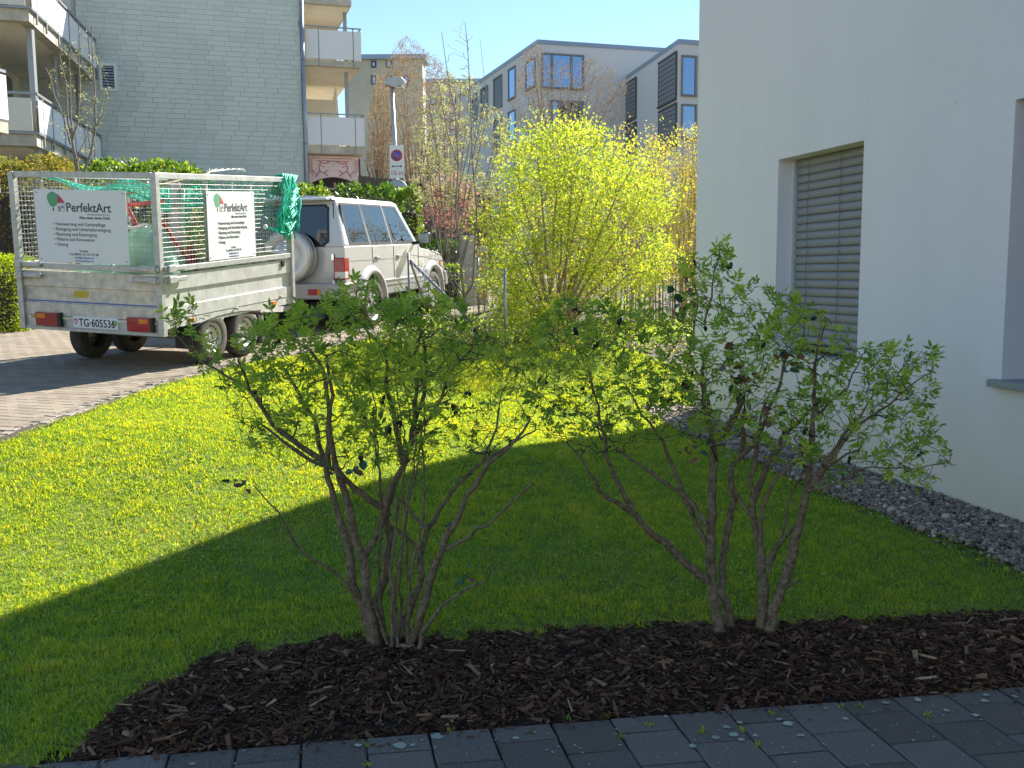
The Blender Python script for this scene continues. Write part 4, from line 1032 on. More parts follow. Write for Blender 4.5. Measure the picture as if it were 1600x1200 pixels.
# drawbar to the car
SUVM = Matrix.Translation((-3.13, 13.64, .545)) @ rotm(.254, .040, .0).to_4x4()
hit = TRM.inverted() @ (SUVM @ Vector((0, -.10, .45)))
db = MB()
for x in (-.55, .55): db.bar((x, TLn - .5, HS - .12), (0, hit.y - .35, hit.z - .03), .07)
db.bar((0, hit.y - .45, hit.z - .03), (0, hit.y - .02, hit.z), .07)
db.build('drawbar', 'galva', trailer)
MB().tube([(0, hit.y - .12, hit.z + .02), (0, hit.y + .04, hit.z + .02)], .045, 10).build('coupling', 'black_plastic', trailer)
MB().tube([(.22, TLn + .25, HS - .1), (.22, TLn + .25, hit.z - .30)], .03, 10).build('jockey_leg', 'galva', trailer)
MB().lathe([(.02, -.03), (.09, -.03), (.10, 0), (.09, .03), (.02, .03)], Matrix.Translation((.22, TLn + .25, hit.z - .32)) @ Matrix.Rotation(rad(90), 4, 'Y'), 16).build('jockey_wheel', 'rubber', trailer)
# company signs
def sign(f, u0, u1, z0, z1, rot, sx, skew=0.0):
    def g(u, d, z): return f(u, d, z)
    b = MB(); n = 6; vs = []; vz = []
    pts = [(u0, z0), (u1, z0), (u1, z1), (u0, z1)]
    b.prism(pts, lambda u, z: g(u, .012 + .0, z), lambda u, z: g(u, .017, z))
    s = b.build('sign_board', 'sign_board', trailer)
    w = (u1 - u0); k = w / 1.04
    D = .0185
    def T(t, uu, zz, size, m, al='LEFT', bold=0.0):
        text(t, size, m, s, g(u0 + uu * k, D, zz), rot, al, sx=k, bold=bold)
    H = z1
    T('PerfektArt', .36, H - .205, .118, 'ink_dark', bold=.0015)
    T('Dienstleistungen f\u00fcr Sie', .845, H - .236, .026, 'ink_grey', 'RIGHT')
    T('Alles unter einem Dach', .85, H - .272, .036, 'ink_dark', 'RIGHT', bold=.0006)
    for i, t in enumerate(['Hauswartung und Gartenpflege', 'Reinigung und Unterhaltsreinigung', 'R\u00e4umung und Entsorgung', 'Malerei und Renovation', 'Umzug']):
        T('\u2022 ' + t, .20, H - .338 - i * .0485, .045, 'ink_dark')
    T('Kontakt', .53, H - .586, .030, 'ink_dark', 'CENTER'); 
    T('Tel (0041) 76 337 83 98', .53, H - .620, .034, 'ink_dark', 'CENTER')
    T('info@perfektart.ch', .53, H - .650, .028, 'ink_blue', 'CENTER'); T('www.perfektart.ch', .53, H - .679, .028, 'ink_blue', 'CENTER')
    # logo: tree and house
    def poly(pts, m, d=.0188, nm='logo'):
        b = MB(); b.prism([(u0 + a * k, H - c) for a, c in pts], lambda u, z: g(u, d - .001, z), lambda u, z: g(u, d, z)); b.build(nm, m, s)
    cr = [(.215 + .062 * math.cos(t) * (1 + .12 * math.sin(3 * t)), .092 - .072 * math.sin(t)) for t in [2 * math.pi * i / 20 for i in range(20)]]
    poly(cr, 'ink_green'); poly([(.208, .17), (.222, .17), (.222, .205), (.208, .205)], 'ink_dark')
    poly([(.262, .125), (.355, .125), (.31, .072), (.296, .058), (.285, .056), (.262, .125)][:5], 'ink_red')
    poly([(.268, .045), (.284, .045), (.284, .09), (.268, .09)], 'ink_red', .0184)
    poly([(.262, .13), (.348, .13), (.348, .205), (.262, .205)], 'ink_grey', .0184); poly([(.266, .134), (.344, .134), (.344, .201), (.266, .201)], 'sign_board', .0190)
    poly([(.276, .155), (.302, .155), (.302, .201), (.276, .201)], 'wood_handle', .0194); poly([(.312, .15), (.336, .15), (.336, .178), (.312, .178)], 'ink_blue', .0194)
    for u, z in ((u0 + .03, z0 + .03), (u1 - .03, z0 + .03), (u1 - .03, z1 - .03), (u0 + .03, z1 - .03)):
        c = Vector(g(u, .0186, z)); MB().lathe([(0, .003), (.008, .002), (.009, -.003)], Matrix.Translation(c) @ (Matrix.Rotation(rad(90), 4, 'X') if rot == RX else Matrix.Rotation(rad(90), 4, 'Y')), 8).build('screw', 'galva', s)
    return s
sign(fB, W2 - .551, W2 + .488, 1.02, 1.712, RX, 1)
sign(fR, .79, 1.685, 1.02, 1.715, (rad(90), 0, rad(90)), 1)

# load in the trailer (things of their own)
rt = random.Random(31)
def tw(x, y, z): return TRM @ Vector((x, y, z))
bag = thing('garden_bag', 'pale green garden waste bag inside the trailer cage', 'bag', tw(.45, .45, HS + .02))
def lump(cx, cy, z0, rx, ry, rz, seed, m, nm, par):
    r = random.Random(seed); b = MB(); n, k = 22, 12; V = []
    ph = [r.uniform(0, 6) for _ in range(6)]
    for i in range(k + 1):
        t = i / k; zz = z0 + rz * t
        prof = math.sqrt(max(0.02, 1 - max(0, t - .35) ** 2 / .43)) if t > .35 else .92 + .08 * math.sin(t * 4)
        for j in range(n):
            a = 2 * math.pi * j / n; q = 1 + .06 * math.sin(3 * a + ph[0] + 4 * t) + .05 * math.sin(7 * a + ph[1] - 6 * t) + .03 * math.sin(11 * a + ph[2] + 9 * t)
            V.append(tuple(tw(cx + rx * prof * q * math.cos(a), cy + ry * prof * q * math.sin(a), zz + .03 * math.sin(2 * a + ph[3]) * t)))
    b.add(V, [(i * n + j, i * n + (j + 1) % n, (i + 1) * n + (j + 1) % n, (i + 1) * n + j) for i in range(k) for j in range(n)], True)
    b.add([V[-n + j] for j in range(n)], [tuple(range(n))], True)
    return b.build(nm, m, par, keep=True, fix=False)
lump(.40, .42, HS + .02, .34, .32, .86, 4, 'bag_green', 'sack', bag)
cyl = [tw(.40 + .2 * math.cos(a), .16, 1.38 + .02 * math.sin(3 * a)) for a in [math.pi * i / 8 for i in range(9)]]
MB().tube(cyl, .018, 6).build('bag_strap', 'panel_white', bag, keep=True)
bag2 = thing('garden_bag', 'second green waste bag behind the rear sign of the trailer', 'bag', tw(-.25, .5, HS + .02)); lump(-.22, .55, HS + .02, .36, .38, .55, 9, 'bag_green', 'sack', bag2)
mow = thing('hand_mower', 'red handled garden machine standing in the trailer', 'garden tool', tw(.5, .8, HS + .02))
MB().tube([tw(.72, .20, 1.42), tw(.70, .42, 1.20), tw(.66, .75, .98), tw(.58, 1.0, .72)], .018, 8).build('handle_bar', 'tool_red', mow, keep=True)
MB().tube([tw(.30, .22, 1.58), tw(.45, .2, 1.585), tw(.6, .2, 1.60), tw(.74, .2, 1.62)], .022, 8).build('grip', 'tool_red', mow, keep=True)
MB().tube([tw(.30, .22, 1.58), tw(.32, .4, 1.3), tw(.40, .9, .75)], .018, 8).build('handle_bar', 'tool_red', mow, keep=True)
MB().lathe([(.05, -.12), (.13, -.10), (.14, 0), (.13, .10), (.05, .12)], Matrix.Translation(tw(.5, 1.05, .68)), 16).build('engine', 'black_plastic', mow, keep=True)
cone = MB().lathe([(.005, .28), (.03, .2), (.11, .02), (.14, .0)], Matrix.Translation(tw(.56, .85, HM - .04)) , 14).build('marker_cone', 'tool_red', None); tag(cone, 'small red cone leaning inside the trailer side', 'cone')
tim = MB(); tim.bar(tw(.66, .42, HS + .05), tw(.68, .50, 1.80), .07, .05); tag(tim.build('timber_post', 'galva'), 'grey timber post standing upright in the trailer', 'post')
tim = MB(); tim.bar(tw(.60, .62, HS + .05), tw(.62, .68, 1.75), .04, .04); tag(tim.build('timber_post', 'panel_cream'), 'pale thin pole standing in the trailer beside the grey post', 'post')
br = MB()
for k in range(60):
    x, y = rt.uniform(-.6, .65), rt.uniform(.9, 2.3); z = rt.uniform(HS + .05, 1.5); d = Vector((rt.gauss(0, .35), rt.gauss(0, .45), rt.gauss(0, .2)))
    a = Vector((x, y, z)); c = a + d; c.x = max(-.7, min(.7, c.x)); c.y = max(.85, min(2.35, c.y)); c.z = max(HS + .05, min(1.75, c.z))
    br.tube([tw(*a), tw(*((a + c) / 2 + Vector((0, 0, .05)))), tw(*c)], [.008, .006, .003], 5)
heap = thing('branch_heap', 'heap of cut branches and leaves loaded in the trailer', 'branches', tw(0, 1.6, HS + .02)); 
HEAPBR = br.build('branch', 'wood_handle', heap, keep=True, fix=False)
# leaf rake on top
rk = thing('leaf_rake', 'wire leaf rake with fanned tines on top of the trailer cage', 'rake', tw(.2, 1.9, HT))
b = MB()
for i in range(17):
    a = (i - 8) * .095; c, s_ = math.sin(a), math.cos(a)
    p0 = Vector((.35, 1.55, HT + .02)); 
    b.tube([tw(*p0), tw(.35 + c * .25, 1.55 + s_ * .22, HT + .06), tw(.35 + c * .42, 1.55 + s_ * .36, HT + .075 + .01 * (i % 2)), tw(.35 + c * .44, 1.55 + s_ * .38, HT + .03)], .0028, 5)
b.build('tine', 'galva', rk, keep=True)
MB().tube([tw(.35, 1.57, HT + .02), tw(.15, .9, HT - .12), tw(-.2, .1, HT - .35)], .014, 8).build('handle', 'wood_handle', rk, keep=True)
# green cargo net: draped bundle at the front corner, loose net across the load
net = thing('cargo_net', 'turquoise green cargo net bunched over the front corner of the trailer cage', 'net', tw(W2, TLn - .1, HT))
b = MB(); rn = random.Random(6)
for k in range(46):
    u = rn.uniform(0, 1); y0 = TLn - .20 + .30 * u; bot = 1.20 + .22 * abs(u - .55) + rn.uniform(-.06, .2)
    pts = []; n = 9
    for i in range(n):
        t = i / (n - 1); z = HT + .03 - (HT + .03 - bot) * t
        out = .035 + .05 * math.sin(t * 3 + u * 5) * .5 + .02 * rn.random()
        pts.append(tw(W2 + .02 + out, y0 + .05 * math.sin(t * 9 + k) - .16 * t * (1 - u) * 1.2, z))
    b.tube(pts, rn.uniform(.006, .012), 5)
for k in range(34):
    t = rn.random(); z = HT - .02 - .6 * t; w = .10 + .14 * (1 - abs(t - .3))
    y0 = TLn - .08 + rn.uniform(-.12, .06); b.tube([tw(W2 + .06 + rn.uniform(-.01, .03), y0 - w * .5, z + .03), tw(W2 + .075, y0, z - .04), tw(W2 + .06 + rn.uniform(-.01, .03), y0 + w * .5, z + .02)], .007, 5)
for k in range(16): # over the rail, inside
    y0 = TLn - .2 + .28 * rn.random(); b.tube([tw(W2 + .05, y0, HT - .05), tw(W2, y0, HT + .035), tw(W2 - .1, y0 + .02, HT + .02), tw(W2 - .16, y0, HT - .2)], .012, 5)
b.build('bundle', 'net_green', net, keep=True, fix=False)
b = MB()
for k in range(5): b.tube([tw(W2 + .06, TLn - .2 + k * .03, 1.25 + .03 * k), tw(W2 + .05, TLn - .4, 1.27 + .01 * k), tw(W2 + .035, TLn - .60, 1.32)], .007, 5)
b.build('tie_rope', 'net_green', net, keep=True, fix=False)
MB().lathe([(0, -.03), (.022, -.02), (.026, 0), (.022, .02), (0, .03)], Matrix.Translation(tw(W2 + .035, TLn - .62, 1.33)), 12).build('net_hook', 'panel_white', net, keep=True)
b = MB()
def netz(x, y): return HT - .10 - .28 * math.exp(-((x - .1) ** 2 + (y - 1.5) ** 2) / .5) + .06 * math.sin(x * 7) * math.sin(y * 5) - .25 * max(0, (x - .55)) * 4
for i in range(26):
    for sgn in (-1, 1):
        pts = []
        for j in range(22):
            y = .35 + 2.05 * j / 21; x = -.76 + 1.5 * (((i / 26) + sgn * (j / 21) * .9) % 1.0)
            if pts and abs(x - pts[-1][0]) > .5:
                if len(pts) > 1: b.tube([tw(p[0], p[1], netz(*p)) for p in pts], .005, 4, cap=False)
                pts = []
            pts.append((x, y))
        if len(pts) > 1: b.tube([tw(p[0], p[1], netz(*p)) for p in pts], .005, 4, cap=False)
# side curtain of net hanging just inside the right mesh
for i in range(30):
    pts = [tw(W2 - .045 - .02 * math.sin(j + i), .45 + 1.95 * i / 30 + .06 * math.sin(j * 1.7 + i), HT - .06 - j * .085 * (.7 + .3 * math.sin(i * 1.3))) for j in range(5 + (i * 7) % 5)]
    b.tube(pts, .005, 4, cap=False)
for j in range(9):
    b.tube([tw(W2 - .05, .45 + 1.95 * i / 20, HT - .07 - j * .055 + .03 * math.sin(i * 1.1 + j)) for i in range(21)], .0045, 4, cap=False)
b.build('loose_net', 'net_green', net, keep=True, fix=False)['kind'] = 'stuff'

# ------------------------------------------------------------------ off-road car
def mat_paint(name, col, rough=.3):
    m, nt, N, L, out = _nt(name)
    b = N.new('ShaderNodeBsdfPrincipled'); b.inputs['Base Color'].default_value = tuple(col) + (1,); b.inputs['Roughness'].default_value = rough; b.inputs['Metallic'].default_value = .25
    b.inputs['Coat Weight'].default_value = .6; b.inputs['Coat Roughness'].default_value = .06
    tc = N.new('ShaderNodeTexCoord'); n = N.new('ShaderNodeTexNoise'); n.inputs['Scale'].default_value = 3; n.inputs['Detail'].default_value = 6; L.new(tc.outputs['Object'], n.inputs['Vector'])
    mr = N.new('ShaderNodeMapRange'); mr.inputs[3].default_value = rough * .8; mr.inputs[4].default_value = rough * 1.6; L.new(n.outputs['Fac'], mr.inputs[0]); L.new(mr.outputs[0], b.inputs['Roughness'])
    L.new(b.outputs[0], out.inputs[0])
mat_paint('car_silver', (.54, .535, .53)); mat_paint('car_beige', (.34, .33, .32), .4)
mat('car_glass', (0.010, 0.014, 0.018), 0.03, 0.1, spec=.8, coat=.3)
mat('chrome', (0.65, 0.66, 0.68), 0.15, 0.05, metal=1)
car = thing('off_road_car', 'silver long wheelbase off-road car with covered spare wheel, towing the trailer', 'car', M=SUVM)
XB = .862
def carc(cy, r=.45, n=14): return [(cy + r * math.cos(math.pi * i / n), .37 + r * math.sin(math.pi * i / n)) for i in range(n + 1)]
WR, WF = .93, 3.655
prof = [(.05, .55), (.03, .80), (.02, 1.22), (3.02, 1.22), (3.10, 1.15), (4.02, 1.06), (4.22, .98), (4.30, .80), (4.30, .50), (WF + .45, .50)] + carc(WF)[1:-1] + [(WF - .45, .47), (WR + .45, .47)] + carc(WR)[1:-1] + [(WR - .45, .52)]
MB().prism(prof, lambda y, z: (-XB, y, z), lambda y, z: (XB, y, z)).build('body', 'car_silver', car, bevel=.03, segs=3)
def sx_(z): return XB - .006 - .150 * (z - 1.22) / .65
gh = MB(); zt = 1.88
lo = [(-sx_(1.2), .03), (sx_(1.2), .03), (sx_(1.2), 3.05), (-sx_(1.2), 3.05)]; hi = [(-sx_(zt), .14), (sx_(zt), .14), (sx_(zt), 2.46), (-sx_(zt), 2.46)]
gh.add([(x, y, 1.2) for x, y in lo] + [(x, y, zt) for x, y in hi], [(3, 2, 1, 0), (4, 5, 6, 7), (0, 1, 5, 4), (1, 2, 6, 5), (2, 3, 7, 6), (3, 0, 4, 7)])
gh.build('cabin', 'car_silver', car, bevel=.05, segs=3)
rf = MB(); rpl = [(-.70, 0), (-.66, .045), (-.4, .068), (0, .075), (.4, .068), (.66, .045), (.70, 0)]
rf.prism(rpl, lambda x, z: (x, .06, 1.865 + z * .9), lambda x, z: (x * .98, 2.42, 1.855 + z), True)
rf.build('roof', 'car_silver', car, bevel=.015)
sp = MB(); sp.add([(-.66, -.06, 1.885), (.66, -.06, 1.885), (.67, .20, 1.925), (-.67, .20, 1.925), (-.66, -.06, 1.855), (.66, -.06, 1.855), (.67, .2, 1.87), (-.67, .2, 1.87)], [(0, 1, 2, 3), (7, 6, 5, 4), (0, 4, 5, 1), (1, 5, 6, 2), (2, 6, 7, 3), (3, 7, 4, 0)])
sp.build('spoiler', 'car_silver', car, bevel=.012)
def side_pane(pts, name='side_window'):
    for s in (1, -1):
        b = MB(); b.prism(pts, lambda y, z: (s * (sx_(z) - .004), y, z), lambda y, z: (s * (sx_(z) + .005), y, z)); p = b.build(name, 'car_glass', car)
        f = MB(); cyy = sum(a for a, _ in pts) / len(pts); czz = sum(a for _, a in pts) / len(pts)
        q = [(cyy + (y - cyy) * (1 + .03 / max(.1, abs(y - cyy))), czz + (z - czz) * (1 + .03 / max(.1, abs(z - czz)))) for y, z in pts]
        n = len(pts); V = [(s * (sx_(z) + .0075), y, z) for y, z in pts] + [(s * (sx_(z) + .0075), y, z) for y, z in q]
        f.add(V, [(i, (i + 1) % n, n + (i + 1) % n, n + i) for i in range(n)]); f.build('window_trim', 'ink_black', p, fix=False)
side_pane([(.26, 1.28), (.92, 1.27), (.86, 1.80), (.24, 1.80)])
side_pane([(1.02, 1.27), (1.20, 1.27), (1.10, 1.80), (.96, 1.80)])
side_pane([(1.23, 1.27), (1.78, 1.27), (1.70, 1.80), (1.13, 1.80)])
side_pane([(1.90, 1.27), (2.62, 1.27), (2.26, 1.79), (1.82, 1.80)])
side_pane([(2.66, 1.27), (2.80, 1.27), (2.36, 1.78), (2.30, 1.79)])
ws = MB(); ws.add([(-.70, 3.0, 1.25), (.70, 3.0, 1.25), (.62, 2.50, 1.83), (-.62, 2.50, 1.83)], [(0, 1, 2, 3)]); ws.build('windscreen', 'car_glass', car, fix=False)
# tailgate: door seam, window, handle, hinges
def rear_y(z): return .03 + .11 * max(0, (z - 1.2)) / .68
rw = [(-.60, 1.29), (-.55, 1.25), (.52, 1.25), (.60, 1.31), (.585, 1.74), (.54, 1.78), (-.54, 1.78), (-.585, 1.74)]
b = MB(); b.prism(rw, lambda x, z: (x, rear_y(z) - .008, z), lambda x, z: (x, rear_y(z) + .01, z)); rwo = b.build('rear_window', 'car_glass', car)
q = [(x * 1.05, 1.515 + (z - 1.515) * 1.10) for x, z in rw]; n = len(rw)
f = MB(); f.add([(x, rear_y(z) - .010, z) for x, z in rw] + [(x, rear_y(z) - .0095, z) for x, z in q], [(i, (i + 1) % n, n + (i + 1) % n, n + i) for i in range(n)]); f.build('window_trim', 'ink_black', rwo, fix=False)
for x in (-.69, .69): MB().bar((x, .012, .62), (x * .985, rear_y(1.83) - .014, 1.83), .010, .006).build('door_seam', 'ink_black', car)
for z in (1.08, .72): MB().box(.675, .71, -.012, .012, z - .04, z + .04).build('hinge', 'chrome', car)
for s in (1, -1):
    t = MB(); t.prism([(.70, .76), (.866, .76), (.866, 1.07), (.70, 1.07)], lambda x, z: (s * x, -.012, z), lambda x, z: (s * x, .16, z)); t = t.build('tail_lamp', 'lamp_red', car, bevel=.012)
    MB().box(min(s * .715, s * .872), max(s * .715, s * .872), -.016, .10, .785, .875).build('reversing_lens', 'lamp_clear', t, bevel=.004)
    MB().box(min(s * .62, s * .64), max(s * .62, s * .64) , -.02, .0, .5, .52).build('bumper_clip', 'black_plastic', car)
bmp = MB(); bmp.prism([(-.90, -.02), (-.86, -.14), (-.70, -.17), (.70, -.17), (.86, -.14), (.90, -.02), (.90, .42), (.86, .42), (.84, .02), (-.84, .02), (-.86, .42), (-.90, .42)], lambda x, y: (x, y, .50), lambda x, y: (x, y, .72)); bmp = bmp.build('rear_bumper', 'car_beige', car, bevel=.02)
for x in (-.55, .38): 
    l = MB().box(x, x + .14, -.186, -.165, .565, .645).build('fog_lamp', 'lamp_red', bmp, bevel=.004); MB().box(x + .14, x + .18, -.184, -.165, .565, .645).build('fog_lens', 'lamp_orange', l)
for k in range(3): MB().box(.905, .915, .05, .40, .60 + .045 * k, .615 + .045 * k).build('bumper_rib', 'chrome', bmp)
# spare wheel in a hard cover
Ms = Matrix.Translation((.10, -.03, 1.10)) @ Matrix.Rotation(rad(90), 4, 'X')
spc = MB().lathe([(.0, .225), (.20, .225), (.205, .218), (.215, .218), (.22, .225), (.32, .222), (.345, .212), (.36, .19), (.365, .0)], Ms, 44).build('spare_wheel_cover', 'car_silver', car)
MB().lathe([(.3655, .05), (.368, .05), (.368, .17), (.3655, .17)], Ms, 44).build('cover_band', 'car_beige', spc)
# flares, cladding, steps
for s in (1, -1):
    for cy in (WR, WF):
        o, i_ = carc(cy, .56), carc(cy, .45); o = [(y, z) for y, z in o]
        b = MB(); n = len(o); V = []
        for (y, z), (y2, z2) in zip(o, i_): V += [(s * (XB - .005), y, z), (s * (XB + .055), cy + (y - cy) * .93, .37 + (z - .37) * .93), (s * (XB + .06), y2, z2), (s * (XB - .10), y2, z2)]
        F = [(k * 4 + j, k * 4 + j + 1, k * 4 + j + 5, k * 4 + j + 4) for k in range(n - 1) for j in range(3)]
        b.add(V, F, True); b.build('wheel_flare', 'car_silver', car, fix=False)
        MB().lathe([(0, -.04), (.45, -.04), (.45, .1)], Matrix.Translation((s * .66, cy, .37)) @ Matrix.Rotation(rad(90) * s, 4, 'Y'), 24).build('wheel_well', 'ink_black', car)
    MB().box(min(s * (XB - .01), s * (XB + .03)), max(s * (XB - .01), s * (XB + .03)), 1.42, 3.16, .48, .70).build('side_cladding', 'car_beige', car, bevel=.012)
    for z in (.60, .67): MB().box(min(s * (XB + .028), s * (XB + .038)), max(s * (XB + .028), s * (XB + .038)), 1.44, 3.14, z, z + .022).build('cladding_strip', 'chrome', car, bevel=.003)
    MB().tube([(s * (XB + .10), 1.40, .38), (s * (XB + .13), 1.50, .36), (s * (XB + .13), 3.05, .36), (s * (XB + .10), 3.14, .38)], .035, 10).build('side_step', 'chrome', car)
    for y in (1.0, 1.86, 2.98): MB().bar((s * (XB + .0015), y if y > 1.2 else 1.02, .72 if y > 1.2 else .95), (s * (XB + .0015), y if y > 1.2 else 1.0, 1.205), .007, .006).build('door_seam', 'ink_black', car)
    MB().bar((s * (XB + .001), .06, 1.02), (s * (XB + .001), 4.05, 1.0), .006, .008).build('body_crease', 'car_beige', car)
    for y in (1.10, 1.98): MB().box(min(s * XB, s * (XB + .03)), max(s * XB, s * (XB + .03)), y, y + .15, 1.02, 1.06).build('door_handle', 'car_beige', car, bevel=.008)
    mr = MB(); mr.box(min(s * .99, s * 1.16), max(s * .99, s * 1.16), 2.70, 2.80, 1.22, 1.40); mr = mr.build('door_mirror', 'black_plastic', car, bevel=.025, segs=3)
    MB().box(min(s * 1.0, s * 1.15), max(s * 1.0, s * 1.15), 2.688, 2.6985, 1.235, 1.385).build('mirror_glass', 'chrome', mr)
    MB().bar((s * .84, 2.78, 1.23), (s * 1.02, 2.76, 1.25), .05).build('mirror_arm', 'black_plastic', mr)
    MB().box(min(s * .55, s * .84), max(s * .55, s * .84), 4.27, 4.325, .78, .94).build('head_lamp', 'lamp_clear', car, bevel=.01)
    MB().box(min(s * (XB - .02), s * (XB + .012)), max(s * (XB - .02), s * (XB + .012)), 4.08, 4.2, .82, .92).build('side_indicator', 'lamp_orange', car, bevel=.004)
    for cy in (WR, WF):
        wheel(car, s * .775, cy, .37, .37, .25, s, .235, spokes=5)
    MB().bar((s * (sx_(1.5) + .012), .165, 1.25), (s * (sx_(1.78) + .012), .20, 1.80), .03, .02).build('air_vent', 'black_plastic', car)
MB().box(-.9, .9, 4.26, 4.45, .46, .72).build('front_bumper', 'car_beige', car, bevel=.03)
MB().box(-.5, .5, 4.285, 4.31, .76, .95).build('grille', 'black_plastic', car)
MB().box(-.55, .55, .1, 4.0, .30, .5).build('underbody', 'ink_black', car)
MB().box(-.5, .5, -.02, .3, .28, .48).build('fuel_tank', 'ink_black', car, bevel=.05)
MB().tube([(0, .1, .42), (0, -.16, .42)], .03, 8).build('tow_bar', 'ink_black', car)

# ------------------------------------------------------------------ plants
mat('stem_brown', (0.17, 0.115, 0.07), 0.95, 0.4, 45, bump=1.0, bscale=90, col2=(0.38, 0.28, 0.18), spec=.1)
mat('twig_dark', (0.06, 0.046, 0.04), 0.85, 0.3, 30)
mat('twig_tan', (0.27, 0.20, 0.12), 0.9, 0.3, 10)
mat('twig_grey', (0.22, 0.19, 0.15), 0.9, 0.3, 10)
mat('trunk_far', (0.32, 0.25, 0.165), 0.9, 0.3, 4)
mat('hip_black', (0.018, 0.012, 0.014), 0.6, 0.3, 60, bump=.5)
mat_rnd('rose_leaf', [(0.0, (0.13, 0.24, 0.045)), (0.5, (0.31, 0.45, 0.07)), (1.0, (0.52, 0.62, 0.10))], 0.5, transl=0.5, tint=(1.5, 1.35, .6), spec=0.3)
mat_rnd('dark_leaf', [(0.0, (0.04, 0.11, 0.07)), (0.5, (0.06, 0.15, 0.085)), (0.75, (0.20, 0.10, 0.05)), (1.0, (0.30, 0.10, 0.05))], 0.35, transl=0.2, spec=0.6)
mat_rnd('yellow_leaf', [(0.0, (0.13, 0.24, 0.035)), (0.35, (0.29, 0.40, 0.05)), (0.75, (0.50, 0.55, 0.06)), (1.0, (0.68, 0.58, 0.08))], 0.55, transl=0.5, tint=(1.45, 1.4, .7))
mat_rnd('orange_leaf', [(0.0, (0.30, 0.36, 0.06)), (0.5, (0.55, 0.52, 0.12)), (0.85, (0.60, 0.44, 0.12)), (1.0, (0.50, 0.27, 0.10))], 0.6, transl=0.45, tint=(1.35, 1.3, .8))
mat_rnd('laurel_leaf', [(0.0, (0.04, 0.10, 0.02)), (0.5, (0.11, 0.22, 0.035)), (0.85, (0.32, 0.42, 0.05)), (1.0, (0.56, 0.60, 0.16))], 0.3, transl=0.3, tint=(1.5, 1.5, .7), spec=0.6)
mat_rnd('box_leaf', [(0.0, (0.09, 0.16, 0.015)), (0.5, (0.26, 0.35, 0.02)), (1.0, (0.52, 0.56, 0.05))], 0.45, transl=0.4, tint=(1.5, 1.5, .7))
mat_rnd('beech_leaf', [(0.0, (0.11, 0.14, 0.025)), (0.4, (0.24, 0.27, 0.045)), (0.75, (0.40, 0.31, 0.10)), (1.0, (0.42, 0.20, 0.09))], 0.6, transl=0.35, tint=(1.4, 1.3, .8))
mat_rnd('bud_leaf', [(0.0, (0.30, 0.35, 0.12)), (0.6, (0.52, 0.52, 0.22)), (1.0, (0.62, 0.50, 0.24))], 0.6, transl=0.4)
mat_rnd('pink_leaf', [(0.0, (0.48, 0.19, 0.16)), (0.6, (0.62, 0.28, 0.23)), (1.0, (0.62, 0.42, 0.24))], 0.6, transl=0.4)
mat_rnd('brown_bud', [(0.0, (0.34, 0.23, 0.13)), (1.0, (0.52, 0.38, 0.23))], 0.8, transl=0.2)
mat_rnd('litter', [(0.0, (0.09, 0.045, 0.025)), (0.6, (0.20, 0.11, 0.06)), (1.0, (0.34, 0.22, 0.12))], 0.9)
LEAF_V = np.array([(0, 0, 0), (.22, .30, .05), (.20, .62, .04), (0, 1, -.03), (-.20, .62, .04), (-.22, .30, .05), (0, .5, -.01)])
LEAF_T = np.array([(0, 1, 6), (1, 2, 6), (2, 3, 6), (3, 4, 6), (4, 5, 6), (5, 0, 6)])
LEAF1_V = np.array([(0, 0, 0), (.26, .45, .05), (0, 1, -.02), (-.26, .45, .05)]); LEAF1_T = np.array([(0, 1, 2), (0, 2, 3)])
def compound(npair, rng):
    """a rose leaf: paired leaflets on a stalk; unit length"""
    V, T = [], []; k = 0
    spots = []
    for i in range(npair):
        t = .35 + .42 * i / max(1, npair - 1) if npair > 1 else .55
        for s in (-1, 1): spots.append((np.array([0, t, 0.02]), s * rad(58) + rng.normal(0, .12), .44 + .06 * i))
    spots.append((np.array([0, .86, 0.0]), rng.normal(0, .1), .56))
    for p, a, l in spots:
        fold = rng.uniform(.6, 1.6); ca, sa = math.cos(a), math.sin(a); roll = rng.normal(0, .35)
        lv = LEAF_V * np.array([.92, 1.08, 1.6 * fold]); lv = lv * l
        lv[:, 2] += lv[:, 0] * roll - .18 * lv[:, 1] ** 2 / l
        x = lv[:, 0] * ca + lv[:, 1] * sa; y = -lv[:, 0] * sa + lv[:, 1] * ca
        V.append(np.stack([x, y, lv[:, 2]], 1) + p); T.append(LEAF_T + k); k += len(lv)
    st = np.array([(-.012, 0, 0), (.012, 0, 0), (.008, .9, 0), (-.008, .9, 0)]); V.append(st); T.append(np.array([(0, 1, 2), (0, 2, 3)]) + k)
    return np.concatenate(V), np.concatenate(T)
def poly_in(px, py, poly):
    c = False; n = len(poly); j = n - 1
    for i in range(n):
        xi, yi = poly[i]; xj, yj = poly[j]
        if (yi > py) != (yj > py) and px < (xj - xi) * (py - yi) / (yj - yi) + xi: c = not c
        j = i
    return c
def resample(pts, rads, step):
    pts = np.asarray(pts, float); rads = np.asarray(rads, float); L = np.r_[0, np.cumsum(np.linalg.norm(np.diff(pts, axis=0), axis=1))]
    n = max(2, int(L[-1] / step) + 1); t = np.linspace(0, L[-1], n)
    return np.stack([np.interp(t, L, pts[:, i]) for i in range(3)], 1), np.interp(t, L, rads)
